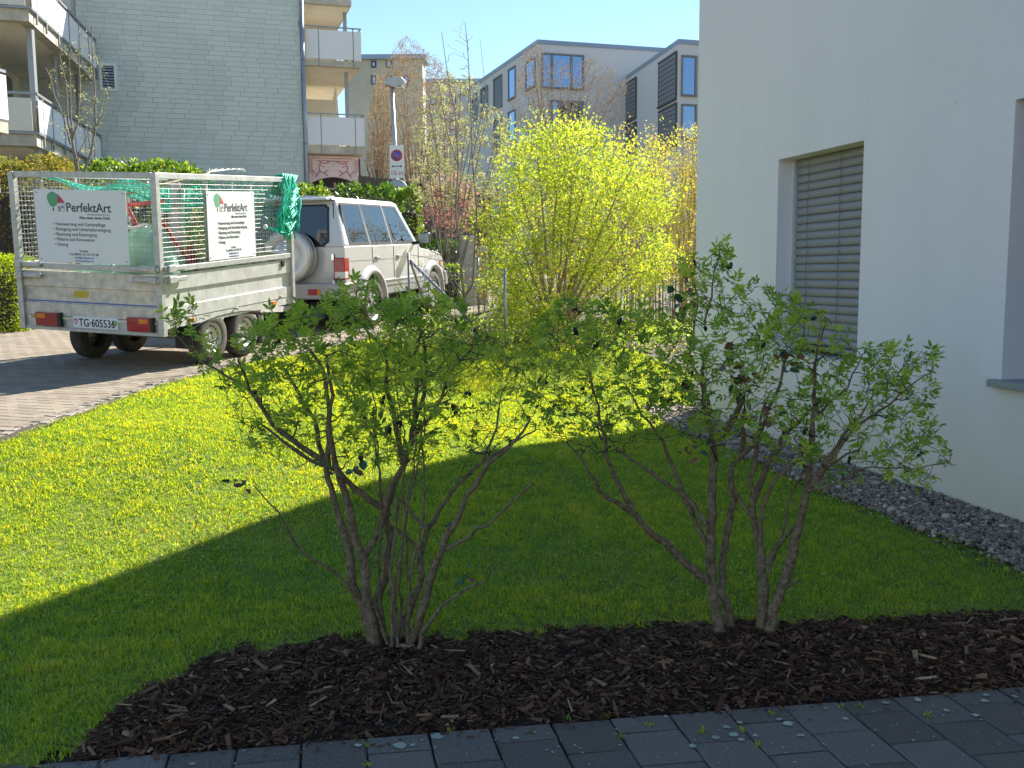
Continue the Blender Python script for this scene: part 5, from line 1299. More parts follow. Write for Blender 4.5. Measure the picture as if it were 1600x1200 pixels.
def grow(stems, targets, rng, r0, r1, zmin=-9, step=.06, wob=.12, updroop=.2):
    """joins every target to the nearest wood; returns new twigs"""
    N, R = [], []
    for p, r in stems:
        q, s = resample(p, r, step); k = q[:, 2] > zmin
        N.append(q[k]); R.append(s[k])
    N = np.concatenate(N); R = np.concatenate(R); tw_ = []
    cap = len(N) + len(targets) * 6; NA = np.zeros((cap, 3)); RA = np.zeros(cap); NA[:len(N)] = N; RA[:len(N)] = R; c = len(N)
    D0 = np.array([np.min(np.linalg.norm(N - t, axis=1)) for t in targets]); order = np.argsort(D0)
    for i in order:
        t = targets[i]; d = np.linalg.norm(NA[:c] - t, axis=1); d = d + 1.5 * np.clip(NA[:c, 2] - t[2] + .3 * d, 0, None)
        k = int(np.argmin(d)); p = NA[k]; L = np.linalg.norm(t - p)
        if L < 1e-3: continue
        n = 5; s = np.linspace(0, 1, n)[:, None]
        up = np.array([0, 0, 1.0])
        q = p + (t - p) * s + up * (L * updroop) * (s * (1 - s)) * -1 + rng.normal(0, wob * L * .35, (n, 3)) * np.sin(np.pi * s)
        ra = min(RA[k] * .75, r0 + (r0 - r1) * min(1, L)); rr = np.linspace(max(ra, r1), r1, n)
        tw_.append((q, rr)); NA[c:c + n - 1] = q[1:]; RA[c:c + n - 1] = rr[1:]; c += n - 1
    return tw_
def tubes(lst, n=5):
    """many tubes into one mesh"""
    AV, AT = [], []; off = 0
    for pts, rr in lst:
        pts = np.asarray(pts, float); k = len(pts); d = np.gradient(pts, axis=0); d /= (np.linalg.norm(d, axis=1, keepdims=True) + 1e-9)
        ref = np.array([0.31, .17, .94]) if abs(d[0, 2]) < .8 else np.array([.9, .4, .1])
        x = np.cross(d, ref); x /= (np.linalg.norm(x, axis=1, keepdims=True) + 1e-9); y = np.cross(d, x)
        a = np.arange(n) * 2 * np.pi / n
        V = pts[:, None] + (x[:, None] * np.cos(a)[None, :, None] + y[:, None] * np.sin(a)[None, :, None]) * np.asarray(rr)[:, None, None]
        AV.append(V.reshape(-1, 3)); j = np.arange(n); b = []
        for i in range(k - 1): b.append(np.stack([i * n + j, i * n + (j + 1) % n, (i + 1) * n + (j + 1) % n, (i + 1) * n + j], 1))
        AT.append(np.concatenate(b) + off); off += k * n
    return np.concatenate(AV), np.concatenate(AT)
def leaf_frames(P, D, rng, tilt=.6, upw=1.0):
    n = len(P); nn = rng.normal(0, tilt, (n, 3)); nn[:, 2] += upw
    return rot_frames(D + rng.normal(0, .25, (n, 3)), nn)

# two rose shrubs in the mulch bed ---------------------------------
def crop(ox, oy, sc, pts, Y0, depth):
    """stem points given on an enlarged crop -> places; depth: offset in Y from Y0 at each end"""
    out = []; n = len(pts)
    for i, (x, y) in enumerate(pts):
        t = i / max(1, n - 1); out.append(at(ox + x / sc, oy + y / sc, Y0 + depth[0] * (1 - t) + depth[1] * t))
    return np.array(out)
def rose_shrub(name, label, base, Y0, stems, poly, ntar, seed, leafprob, nhips, dark, zspan=.55, group='rose shrubs in the mulch bed'):
    rng = np.random.default_rng(seed)
    root = thing(name, label, 'shrub', base, group=group)
    S = []
    for pts, r0, r1 in stems:
        q, rr = resample(pts, np.linspace(r0 * 1.42, r1, len(pts)), .045)
        q[1:-1] += rng.normal(0, .004, q[1:-1].shape); rr = rr * (1 + rng.normal(0, .07, len(rr)))
        S.append((q, rr)); V, T = tubes([(q, rr)], 8)
        link('stem', np_mesh('stem', V, T, smooth=True), 'stem_brown', root, True)
    # targets through the crown volume
    xs = [p[0] for p in poly]; ys = [p[1] for p in poly]; tg = []
    while len(tg) < ntar:
        px, py = rng.uniform(min(xs), max(xs)), rng.uniform(min(ys), max(ys))
        if poly_in(px, py, poly): tg.append(at(px, py, Y0 + np.clip(rng.normal(0, zspan * .5), -zspan, zspan)))
    edge = []
    for (x0, y0), (x1, y1) in zip(poly, poly[1:] + poly[:1]):
        L = math.hypot(x1 - x0, y1 - y0)
        for t in np.arange(0, 1, 22.0 / max(L, 22)): 
            if y0 + (y1 - y0) * t < 700: edge.append(at(x0 + (x1 - x0) * t, y0 + (y1 - y0) * t, Y0 + rng.normal(0, .15)))
    tg = np.array(tg + edge)
    zl = at(800, 860, Y0)[2]
    tw_ = grow(S, tg, rng, .0038, .0011, zmin=zl, step=.04, wob=.3)
    V, T = tubes(tw_, 5); link('twigs', np_mesh('twigs', V, T, smooth=True), 'twig_dark', root, True)['kind'] = 'stuff'
    # leaves along the twigs
    P, D = [], []
    for q, rr in tw_:
        px = 800 + 1500 * q[-1, 0] / q[-1, 1]
        pr = leafprob(px, q[-1, 2])
        L = np.linalg.norm(q[-1] - q[0]); d = q[-1] - q[-2]; d /= np.linalg.norm(d) + 1e-9
        m = 3 + int(min(4, L / .05))
        for k in range(m):
            if rng.random() > pr: continue
            t = 1 - .75 * (k / m) ** 1.2 * rng.uniform(.6, 1.1); f = t * (len(q) - 1); i = int(min(f, len(q) - 2)); p = q[i] + (q[i + 1] - q[i]) * (f - i)
            a = rng.normal(0, 1, 3); a -= d * (a @ d); a /= np.linalg.norm(a) + 1e-9
            dd = d * (.9 if k == 0 else .45) + a * .8 + np.array([0, 0, .25]); P.append(p); D.append(dd)
    P = np.array(P); D = np.array(D); n = len(P)
    R = leaf_frames(P, D, rng, .45, 1.2); S_ = np.clip(rng.normal(.040, .012, n), .016, .07)
    vari = [compound(k, np.random.default_rng(50 + k + 7 * j)) for j, k in enumerate((2, 3, 2, 3, 2))]
    vid = rng.integers(0, len(vari), n); col = np.clip(rng.normal(.5, .27, n), 0, 1)
    # the nearest, largest leaves are separate pieces
    score = S_ / P[:, 1]; big = np.argsort(-score)[:300]; isb = np.zeros(n, bool); isb[big] = True
    cache = {}
    inv = TL(root).inverted()
    for i in big:
        cb = int(col[i] * 4.99); key = (vid[i], cb)
        if key not in cache: cache[key] = np_mesh('leaf', vari[vid[i]][0], vari[vid[i]][1], np.full(len(vari[vid[i]][0]), (cb + .5) / 5))
        o = link('leaf', cache[key], 'rose_leaf', root)
        M = Matrix(np.vstack([np.c_[R[i] * S_[i], P[i]], [0, 0, 0, 1]]).tolist())
        o.matrix_basis = inv @ M
    AV, AT, AR = [], [], []; off = 0
    for k, (tv, tt) in enumerate(vari):
        s = (~isb) & (vid == k)
        if not s.any(): continue
        V, T = inst(tv, tt, mats(P[s], R[s], S_[s])); AV.append(V); AT.append(T + off); AR.append(np.repeat(col[s], len(tv))); off += len(V)
    if AV: link('foliage', np_mesh('foliage', np.concatenate(AV), np.concatenate(AT), np.concatenate(AR)), 'rose_leaf', root, True)['kind'] = 'stuff'
    # dried black hips hanging on the twigs
    hip = MB().lathe([(0.0, .0075), (.0035, .006), (.0055, .001), (.0058, -.003), (.004, -.0075), (.0015, -.0095), (.0022, -.0125), (0, -.012)], Matrix.Identity(4), 8).mesh('rose_hip')
    cand = [q for q, rr in tw_ if q[-1, 2] > zl + .2]
    for _ in range(nhips):
        q = cand[rng.integers(0, len(cand))]; c0 = q[rng.integers(2, len(q))]
        for j in range(rng.integers(1, 4)):
            o = link('rose_hip', hip, 'hip_black', root); p = Vector(c0) + Vector((rng.normal(0, .008), rng.normal(0, .008), -.012 + rng.normal(0, .006)))
            o.matrix_basis = inv @ (Matrix.Translation(p) @ Euler((rng.normal(0, .5), rng.normal(0, .5), 0)).to_matrix().to_4x4() @ Matrix.Scale(rng.uniform(.85, 1.35), 4))
    # dark bramble leaves tangled in the shrub
    for (px, py, cnt, sp) in dark:
        c0 = at(px, py, Y0 - .12)
        for j in range(cnt):
            p = c0 + rng.normal(0, sp, 3) * np.array([1, .7, .7]); a = rng.uniform(0, 6.28)
            key = ('d', int(rng.integers(0, 5)))
            if key not in cache: cache[key] = np_mesh('dark_leaf', LEAF_V * np.array([1.5, 1, 1.6]), LEAF_T, np.full(7, [.1, .35, .5, .75, 1.0][key[1]]))
            o = link('dark_leaf', cache[key], 'dark_leaf', root); s = rng.uniform(.026, .046)
            o.matrix_basis = inv @ (Matrix.Translation(Vector(p)) @ Euler((rng.normal(-.3, .6), rng.normal(0, .6), a)).to_matrix().to_4x4() @ Matrix.Scale(s, 4))
    return root
YL = 3.47
L1 = lambda pts, d: crop(440, 600, 2.727, pts, YL, d)
L2 = lambda pts, d: crop(250, 430, 2.667, pts, YL, d)
left_stems = [
    (L1([(405, 1150), (350, 960), (305, 850), (285, 690), (262, 600), (240, 540), (205, 400), (165, 270), (150, 180), (60, 20), (20, -60)], (0, .25)), .0155, .005),
    (L1([(412, 1150), (375, 980), (350, 760), (300, 600), (265, 440), (215, 330), (205, 200), (215, 0), (190, -120)], (-.03, -.2)), .015, .004),
    (L1([(430, 1130), (410, 930), (450, 780), (455, 560), (470, 450), (520, 340), (560, 200), (600, 60), (620, -100), (600, -200)], (.04, .2)), .0145, .0045),
    (L1([(350, 740), (400, 650), (440, 540), (465, 430)], (0, .05)), .011, .010),
    (L1([(450, 560), (420, 520), (285, 420), (230, 370), (120, 320), (20, 250), (-90, 170)], (.1, -.15)), .010, .0035),
    (L1([(480, 1120), (540, 980), (600, 800), (590, 740), (625, 620), (690, 510), (770, 400), (850, 340), (960, 260), (1080, 200)], (0, .35)), .012, .003),
    (L1([(545, 1115), (590, 980), (640, 820), (680, 690), (740, 580), (860, 380), (915, 310), (1000, 230), (1060, 150)], (-.05, -.2)), .013, .003),
    (L1([(680, 710), (800, 650), (930, 550), (1070, 420)], (-.1, -.25)), .006, .004),
    (L1([(465, 1150), (470, 900), (465, 740), (490, 520), (490, 470)], (-.08, -.05)), .005, .003),
    (L1([(575, 1165), (640, 990), (700, 920), (860, 850), (890, 800)], (-.1, -.2)), .007, .0022),
    (L1([(300, 890), (230, 800), (100, 720), (40, 660), (20, 600), (-60, 500), (-120, 430)], (-.02, -.15)), .0045, .002),
    (L1([(590, 740), (560, 670), (480, 610), (500, 500)], (.05, .1)), .006, .004),
    (L1([(625, 620), (560, 560), (500, 490)], (.05, .15)), .007, .005),
    (L2([(690, 780), (600, 720), (480, 640), (420, 550), (375, 460), (365, 420), (345, 395)], (0, -.15)), .008, .004),
    (L2([(420, 520), (300, 430), (200, 390), (120, 310), (60, 240)], (-.1, -.2)), .0035, .0016),
    (L2([(700, 800), (705, 560), (690, 420), (650, 330), (550, 260), (480, 190)], (.1, .25)), .008, .0025),
    (L2([(1015, 786), (990, 640), (960, 540), (945, 400), (930, 300), (860, 230), (800, 150), (820, 60)], (.1, .2)), .008, .0025),
    (L2([(1060, 640), (1070, 480), (1050, 350), (1080, 240), (1060, 130)], (.1, 0)), .007, .0022),
    (L2([(1015, 786), (1050, 690), (1150, 560), (1200, 420), (1300, 300), (1330, 210)], (.1, -.1)), .006, .002),
    (L2([(1340, 790), (1400, 640), (1420, 500), (1480, 420)], (0, .15)), .004, .0015)]
_rs = np.random.default_rng(17)
for _k in range(7):
    _bx = _rs.uniform(400, 560); _tx = _bx + _rs.normal(0, 120); left_stems.append((L1([(_bx, 1120), (_bx + (_tx - _bx) * .25 + _rs.normal(0, 15), 850), (_bx + (_tx - _bx) * .55 + _rs.normal(0, 25), 550), (_tx, 250), (_tx + _rs.normal(0, 40), -60)], (_rs.uniform(-.1, .1), _rs.uniform(-.25, .25))), .005, .0018))
left_poly = [(262, 505), (300, 480), (330, 560), (370, 540), (420, 500), (480, 490), (520, 470), (570, 445), (600, 470), (640, 460), (690, 470), (740, 500), (790, 540), (835, 570), (855, 600), (830, 660), (770, 700), (700, 715), (640, 720), (560, 715), (480, 690), (420, 715), (385, 690), (362, 650), (352, 600), (310, 560)]
rose_shrub('rose_shrub', 'multi-stemmed rose shrub in the mulch, in front of the trailer and car', (at(600, 1015, YL)[0], YL, .03), YL, left_stems, left_poly, 640, 5,
           lambda px, z: (.4 if px < 390 else .8 if px < 650 else (.6 if px < 720 else .2)) * (.6 if z < .95 else 1), 22, [(375, 755, 9, .018), (515, 735, 8, .022), (560, 740, 5, .02), (730, 905, 7, .02), (770, 850, 4, .05), (700, 820, 3, .03)])
YR = 3.53
R1 = lambda pts, d: crop(900, 620, 3.0, pts, YR, d)
R2 = lambda pts, d: crop(820, 380, 2.353, pts, YR, d)
right_stems = [
    (R1([(690, 1150), (650, 980), (630, 800), (635, 600), (640, 400), (645, 250), (640, 190), (620, 100), (600, 20), (590, -80), (600, -180)], (0, .1)), .0165, .0045),
    (R1([(650, 200), (700, 160), (760, 60), (785, 5)], (.05, -.05)), .010, .009),
    (R1([(745, 1130), (690, 960), (685, 870), (700, 680), (735, 500), (730, 400), (720, 340), (800, 260), (870, 150), (925, 20), (960, -90), (1000, -200)], (.05, .25)), .0125, .004),
    (R1([(615, 860), (520, 790), (420, 690), (330, 610), (270, 540), (180, 490), (110, 450), (80, 370), (40, 300), (-40, 220)], (0, -.25)), .0115, .0025),
    (R1([(270, 530), (215, 430), (170, 330), (140, 250), (120, 150), (100, 30), (60, -120)], (-.1, -.1)), .008, .0025),
    (R1([(610, 600), (560, 510), (440, 410), (330, 340), (220, 270), (120, 150), (0, 60)], (0, .2)), .0075, .0025),
    (R1([(612, 690), (540, 560), (480, 400), (440, 290), (380, 170), (300, 70), (230, -60)], (.05, .3)), .0085, .0025),
    (R1([(865, 1115), (880, 920), (890, 860), (870, 760), (850, 680), (830, 500), (820, 420), (835, 300), (860, 150), (900, 0)], (0, .1)), .0155, .005),
    (R1([(885, 800), (840, 600), (780, 500), (740, 430)], (.03, .1)), .008, .006),
    (R1([(900, 1105), (950, 930), (1000, 780), (1040, 620), (1075, 450), (1090, 300), (1110, 150), (1120, 0), (1120, -120)], (-.03, -.1)), .015, .006),
    (R1([(895, 780), (960, 680), (1010, 620), (1045, 585)], (.02, -.05)), .008, .007),
    (R1([(1085, 440), (1140, 360), (1200, 260), (1260, 170), (1330, 90), (1400, -20)], (-.08, -.2)), .0085, .0025),
    (R1([(830, 490), (870, 370), (930, 260), (990, 160), (1080, 80)], (.07, .2)), .010, .006),
    (R1([(856, 700), (872, 540), (920, 410), (1000, 330), (1080, 240)], (.03, 0)), .006, .005),
    (R1([(940, 930), (1000, 880), (1055, 858)], (-.03, -.1)), .006, .005),
    (R1([(905, 830), (960, 660), (1010, 480), (1060, 360)], (0, .1)), .005, .003),
    (R1([(770, 270), (795, 200), (770, 110), (790, 60)], (.2, .2)), .009, .007),
    (R2([(1060, 640), (1180, 540), (1240, 410)], (0, .1)), .004, .0022), (R2([(1050, 900), (1180, 770), (1230, 760)], (-.1, -.15)), .004, .003),
    (R2([(1100, 820), (1200, 700), (1300, 620), (1420, 520), (1500, 470)], (-.15, -.3)), .005, .0015), (R2([(1040, 910), (1160, 880), (1250, 820), (1400, 830), (1540, 810)], (-.2, -.3)), .0035, .0013),
    (R2([(690, 713), (680, 600), (640, 500), (600, 400), (640, 250), (620, 140)], (.1, .1)), .006, .002), (R2([(660, 300), (690, 180), (700, 80), (715, 15)], (.05, .1)), .003, .0012), (R2([(1060, 480), (1080, 350), (1110, 280)], (0, 0)), .004, .0016)]
right_poly = [(832, 560), (850, 495), (900, 475), (980, 485), (1040, 460), (1075, 430), (1085, 400), (1110, 400), (1125, 383), (1140, 390), (1125, 470), (1180, 448), (1230, 462), (1260, 485), (1300, 505), (1330, 545), (1380, 548), (1440, 548), (1460, 560), (1450, 620), (1450, 650), (1490, 720), (1480, 745), (1440, 770), (1380, 740), (1300, 755), (1240, 720), (1150, 700), (1080, 680), (1000, 690), (930, 700), (855, 680), (835, 620)]
rose_shrub('rose_shrub', 'multi-stemmed rose shrub in the mulch, in front of the house window', (at(1150, 1005, YR)[0], YR, .03), YR, right_stems, right_poly, 700, 9,
           lambda px, z: (.6 if z > .75 else .4), 26, [(1065, 465, 16, .03), (1160, 590, 20, .035), (1235, 555, 16, .03), (1070, 610, 10, .03), (1190, 650, 6, .025), (1085, 700, 8, .035), (1150, 545, 8, .03)])

# ------------------------------------------------------------------ generic shrubs, hedges and trees further back
def cloud_targets(rng, poly, n, Y, dY, clump=0):
    xs = [p[0] for p in poly]; ys = [p[1] for p in poly]; tg = []
    if clump:
        # foliage gathers in sprays with gaps between them
        cs = []
        while len(cs) < clump:
            px, py = rng.uniform(min(xs), max(xs)), rng.uniform(min(ys), max(ys))
            if poly_in(px, py, poly): cs.append((px, py, Y + np.clip(rng.normal(0, dY * .55), -dY, dY), rng.uniform(9, 24)))
        for i in range(n):
            c = cs[rng.integers(0, clump)]; tg.append(at(c[0] + rng.normal(0, c[3]), c[1] + rng.normal(0, c[3]), c[2] + rng.normal(0, .16)))
        return np.array(tg)
    while len(tg) < n:
        px, py = rng.uniform(min(xs), max(xs)), rng.uniform(min(ys), max(ys))
        if poly_in(px, py, poly): tg.append(at(px, py, Y + np.clip(rng.normal(0, dY * .5), -dY, dY)))
    return np.array(tg)
def woody(name, label, cat, base, stems, tg, seed, leafm, stemm, per, size, r0, r1, zmin, spread=.05, wob=.25, col=(.5, .25), drop=.2, group=None, sides=4, leafz=None, trunk='trunk', aspect=1.0):
    rng = np.random.default_rng(seed); root = thing(name, label, cat, base, group=group)
    V, T = tubes(stems, 7); link(trunk, np_mesh(trunk, V, T, smooth=True), stemm, root, True)
    tw_ = grow(stems, tg, rng, r0, r1, zmin=zmin, step=.12, wob=wob, updroop=drop)
    V, T = tubes(tw_, sides); link('branches', np_mesh('branches', V, T, smooth=True), stemm, root, True)['kind'] = 'stuff'
    if per > 0:
        P, D = [], []
        for q, rr in tw_:
            for k in range(rng.poisson(per)):
                t = rng.beta(2.2, 1.0); f = t * (len(q) - 1); i = int(min(f, len(q) - 2)); p = q[i] + (q[i + 1] - q[i]) * (f - i) + rng.normal(0, spread, 3)
                if leafz is not None and rng.random() > leafz(p): continue
                P.append(p); D.append(rng.normal(0, 1, 3) + np.array([0, 0, .3]))
        P = np.array(P); D = np.array(D); n = len(P)
        R = leaf_frames(P, D, rng, .8, .6); S = np.clip(rng.normal(size, size * .25, n), size * .4, size * 1.8)
        V, T = inst(LEAF1_V * np.array([aspect, 1, 1]), LEAF1_T, mats(P, R, S))
        link('crown', np_mesh('crown', V, T, np.repeat(np.clip(rng.normal(col[0], col[1], n), 0, 1), 4)), leafm, root, True)['kind'] = 'stuff'
    return root
def fan(base, tips, rng, r0, r1, bow=.15):
    out = []
    for t in tips:
        b = np.array(base) + np.array([rng.normal(0, .05), rng.normal(0, .05), 0]); t = np.array(t); s = np.linspace(0, 1, 7)[:, None]
        mid = np.array([0, 0, 1.0]) * np.linalg.norm(t - b) * bow
        q = b + (t - b) * s + mid * s * (1 - s) + rng.normal(0, .03, (7, 3)) * s; out.append((q, np.linspace(r0, r1, 7)))
    return out
rv = np.random.default_rng(77)
def gbase(px, Y):
    d = ray(px, 500); x = d[0] / d[1] * Y; return np.array([x, Y, float(gz(x, Y))])
# yellow-leaved shrub
Yy = 12.9
yb = gbase(868, Yy)
tips = [at(px, py, Yy + rv.uniform(-.9, .9)) for px, py in [(770, 290), (800, 250), (835, 195), (865, 205), (900, 200), (935, 215), (960, 240), (990, 260), (1015, 300), (1030, 360), (760, 340), (755, 400), (1010, 420), (820, 320), (880, 300), (940, 320), (980, 400), (790, 430)]]
ypoly = [(745, 450), (742, 380), (750, 320), (762, 270), (785, 245), (805, 235), (822, 195), (840, 183), (860, 192), (885, 195), (925, 190), (945, 210), (965, 225), (1000, 245), (1030, 285), (1045, 340), (1040, 410), (1035, 470), (1000, 515), (900, 530), (810, 520), (760, 490)]
woody('golden_shrub', 'large bright yellow-green leaved shrub in the middle, beyond the lawn', 'shrub', yb, fan(yb, tips, rv, .022, .006), cloud_targets(rv, ypoly, 1500, Yy, 1.1, 150), 21, 'yellow_leaf', 'twig_tan', 25, .042, .007, .002, yb[2] + .3, spread=.07, col=(.5, .24))
# orange-tinged tall hedge plants behind the house corner
Yo = 15.6
for i, (px, lab) in enumerate([(985, 'orange tinged upright shrub right behind the yellow shrub'), (1050, 'orange tinged upright shrub beside the white house corner'), (1115, 'upright shrub mostly hidden behind the white house corner')]):
    ob = gbase(px, Yo + .3 * i); tips = [at(px + rv.uniform(-42, 42), rv.uniform(205, 320), Yo + rv.uniform(-.5, .7)) for _ in range(22)]
    op = [(px - 48, 430), (px - 52, 300), (px - 40, 225), (px - 10, 205), (px + 20, 195), (px + 45, 210), (px + 52, 300), (px + 48, 430)]
    st = []
    for t in tips:
        b0 = ob + np.array([(t[0] - ob[0]) * .75, rv.normal(0, .25), 0]); b0[2] = float(gz(b0[0], b0[1])); st += fan(b0, [t], rv, .012, .004, .02)
    woody('copper_shrub', lab, 'shrub', ob, st, cloud_targets(rv, op, 620, Yo, .8, 60), 31 + i, 'orange_leaf', 'twig_tan', 15, .036, .005, .0018, ob[2] + .8, spread=.06, col=(.5, .28), group='copper tinged shrubs behind the house')
for i, (px, lab) in enumerate([(800, 'brownish thicket behind the left side of the yellow shrub'), (890, 'brownish thicket behind the middle of the yellow shrub')]):
    ob = gbase(px, 17.0); tips = [at(px + rv.uniform(-50, 50), rv.uniform(290, 380), 17.0 + rv.uniform(-.6, .6)) for _ in range(18)]
    st = []
    for t in tips:
        b0 = ob + np.array([(t[0] - ob[0]) * .75, rv.normal(0, .25), 0]); b0[2] = float(gz(b0[0], b0[1])); st += fan(b0, [t], rv, .014, .005, .02)
    woody('thicket', lab, 'shrub', ob, st, cloud_targets(rv, [(px - 55, 470), (px - 55, 330), (px - 20, 290), (px + 30, 285), (px + 55, 330), (px + 55, 470)], 420, 17.0, .8), 35 + i, 'beech_leaf', 'twig_tan', 9, .05, .006, .0025, ob[2] + .3, spread=.08, col=(.55, .28), group='thickets behind the yellow shrub')
# light sapling in front of the car bonnet
Ys = 12.6
sb = gbase(727, Ys)
def line_at(pts, Y, dy=0.0): return np.array([at(px, py, Y + dy * i / len(pts)) for i, (px, py) in enumerate(pts)])
def upr(lst, Y, r0, r1):
    out = []
    for pts, a, b in lst: out.append((line_at(pts, Y, rv.uniform(-.25, .25)), np.linspace(a * r0, b * r1, len(pts))))
    return out
sst = upr([([(727, 505), (726, 465), (722, 440), (718, 380), (712, 330), (716, 260), (712, 180), (700, 120), (690, 50)], 1, .5), ([(727, 462), (738, 445), (741, 400), (745, 330), (738, 250), (735, 150), (731, 80), (727, 35)], .8, .5), ([(726, 465), (712, 440), (695, 420), (680, 408)], .5, .4), ([(727, 480), (700, 430), (690, 400), (670, 390)], .5, .4), ([(741, 400), (752, 370), (757, 340)], .4, .4), ([(716, 300), (728, 250), (740, 190), (752, 150)], .4, .4), ([(716, 260), (700, 210), (690, 160), (683, 110)], .4, .4), ([(738, 250), (748, 200), (760, 150), (750, 60)], .35, .3)], Ys, .022, .007)
woody('sapling', 'slender bare sapling forking low, between the car bonnet and yellow shrub', 'tree', sb, sst, cloud_targets(rv, [(680, 420), (668, 380), (690, 250), (680, 120), (700, 40), (740, 30), (765, 160), (770, 280), (765, 400)], 110, Ys, .4), 41, 'bud_leaf', 'twig_grey', 4, .02, .004, .0016, sb[2] + .5, spread=.015, wob=.2, drop=-.1, col=(.4, .3))
# budding catkin shrub behind
Yc = 19.0; cb = gbase(705, Yc)
tips = [at(px, py, Yc + rv.uniform(-.6, .6)) for px, py in [(655, 165), (670, 150), (690, 135), (705, 120), (720, 130), (735, 120), (750, 150), (765, 170), (780, 200), (795, 190), (640, 200), (650, 240)]]
woody('budding_shrub', 'tall shrub with pale green catkins, behind the bare sapling', 'shrub', cb, fan(cb, tips, rv, .018, .006), cloud_targets(rv, [(640, 300), (645, 200), (665, 150), (700, 115), (735, 118), (765, 165), (798, 185), (790, 260), (760, 330), (680, 330)], 330, Yc, .9), 43, 'bud_leaf', 'twig_grey', 16, .065, .007, .003, cb[2] + 1.2, spread=.03, wob=.15, drop=-.2, aspect=.7)
# pink flowering shrub
Yp = 20.5; pb = gbase(700, Yp)
tips = [at(px, py, Yp + rv.uniform(-.4, .4)) for px, py in [(668, 300), (680, 285), (695, 275), (710, 280), (725, 290), (738, 300), (665, 330), (735, 340)]]
woody('pink_shrub', 'reddish pink blossoming shrub in front of the brown fence', 'shrub', pb, fan(pb, tips, rv, .02, .006), cloud_targets(rv, [(660, 345), (658, 300), (680, 272), (715, 268), (742, 290), (748, 340), (700, 370)], 260, Yp, .6), 47, 'pink_leaf', 'twig_grey', 9, .055, .006, .003, pb[2] + .6, spread=.06)
# bare trees in the background
def bare_tree(name, label, px, Y, pyb, trunk_top, poly, n, seed, leafy):
    b0 = gbase(px, Y); rr = np.random.default_rng(seed); fork = b0 + (at(*trunk_top, Y) - b0) * .35
    st = [(np.array([b0, b0 * .5 + fork * .5 + [.04, 0, 0], fork]), np.array([.13, .11, .09]))]
    tips = cloud_targets(rr, poly, 34, Y, 1.6)
    for e in tips:
        t0 = b0 + (fork - b0) * rr.uniform(.45, 1.0); s = np.linspace(0, 1, 7)[:, None]
        q = t0 + (e - t0) * s + (np.array([(e - t0)[0], (e - t0)[1], 0]) * -.35) * s * (1 - s) + rr.normal(0, .07, (7, 3)) * s; st.append((q, np.linspace(.05, .007, 7)))
    return woody(name, label, 'tree', b0, st, cloud_targets(rr, poly, n, Y, 1.8), seed, 'brown_bud', 'trunk_far', leafy, .05, .012, .0055, b0[2] + 1.5, spread=.06, wob=.2, drop=-.15, sides=3)
bare_tree('bare_tree', 'bare brown tree behind the street lamp', 652, 34, 300, (650, 170), [(578, 270), (580, 180), (590, 120), (610, 85), (632, 52), (655, 70), (680, 90), (705, 110), (722, 160), (730, 230), (720, 280)], 2300, 61, 6)
bare_tree('bare_tree', 'bare tree with a rounded crown in front of the office block', 868, 40, 250, (868, 190), [(800, 170), (805, 120), (815, 85), (835, 60), (848, 75), (870, 95), (905, 95), (930, 92), (960, 110), (982, 135), (970, 180), (935, 215), (880, 225), (820, 210)], 1600, 67, 4)
bare_tree('bare_tree', 'thin bare tree behind the right hand balconies', 596, 31, 300, (598, 180), [(572, 260), (575, 170), (588, 110), (612, 130), (620, 200), (612, 270)], 700, 71, 6)
# upright budding tree at far left, behind the trailer
Yt = 16.2; tb0 = gbase(124, Yt)
lst = upr([([(124, 300), (120, 265), (112, 215), (106, 190), (103, 130), (93, 85)], 1, .5), ([(122, 265), (113, 220), (110, 170), (109, 110), (108, 80)], .8, .5), ([(110, 225), (100, 185), (85, 150), (78, 120), (71, 105)], .6, .5), ([(113, 218), (122, 190), (125, 140), (123, 90), (124, 45)], .8, .5), ([(130, 270), (142, 240), (149, 200), (148, 140), (144, 75), (143, 40)], .9, .5), ([(149, 200), (160, 180), (166, 150), (169, 135)], .5, .4), ([(142, 240), (135, 190), (135, 170)], .4, .4), ([(118, 270), (122, 240), (138, 210)], .4, .4)], Yt, .028, .012)
woody('budding_tree', 'upright young tree with opening buds, left behind the trailer', 'tree', tb0, lst, cloud_targets(rv, [(85, 250), (74, 150), (75, 110), (95, 80), (125, 45), (150, 60), (172, 130), (165, 190), (150, 250)], 120, Yt, .35), 73, 'bud_leaf', 'twig_grey', 5, .035, .005, .002, tb0[2] + 1.6, spread=.03, wob=.2, drop=-.2)

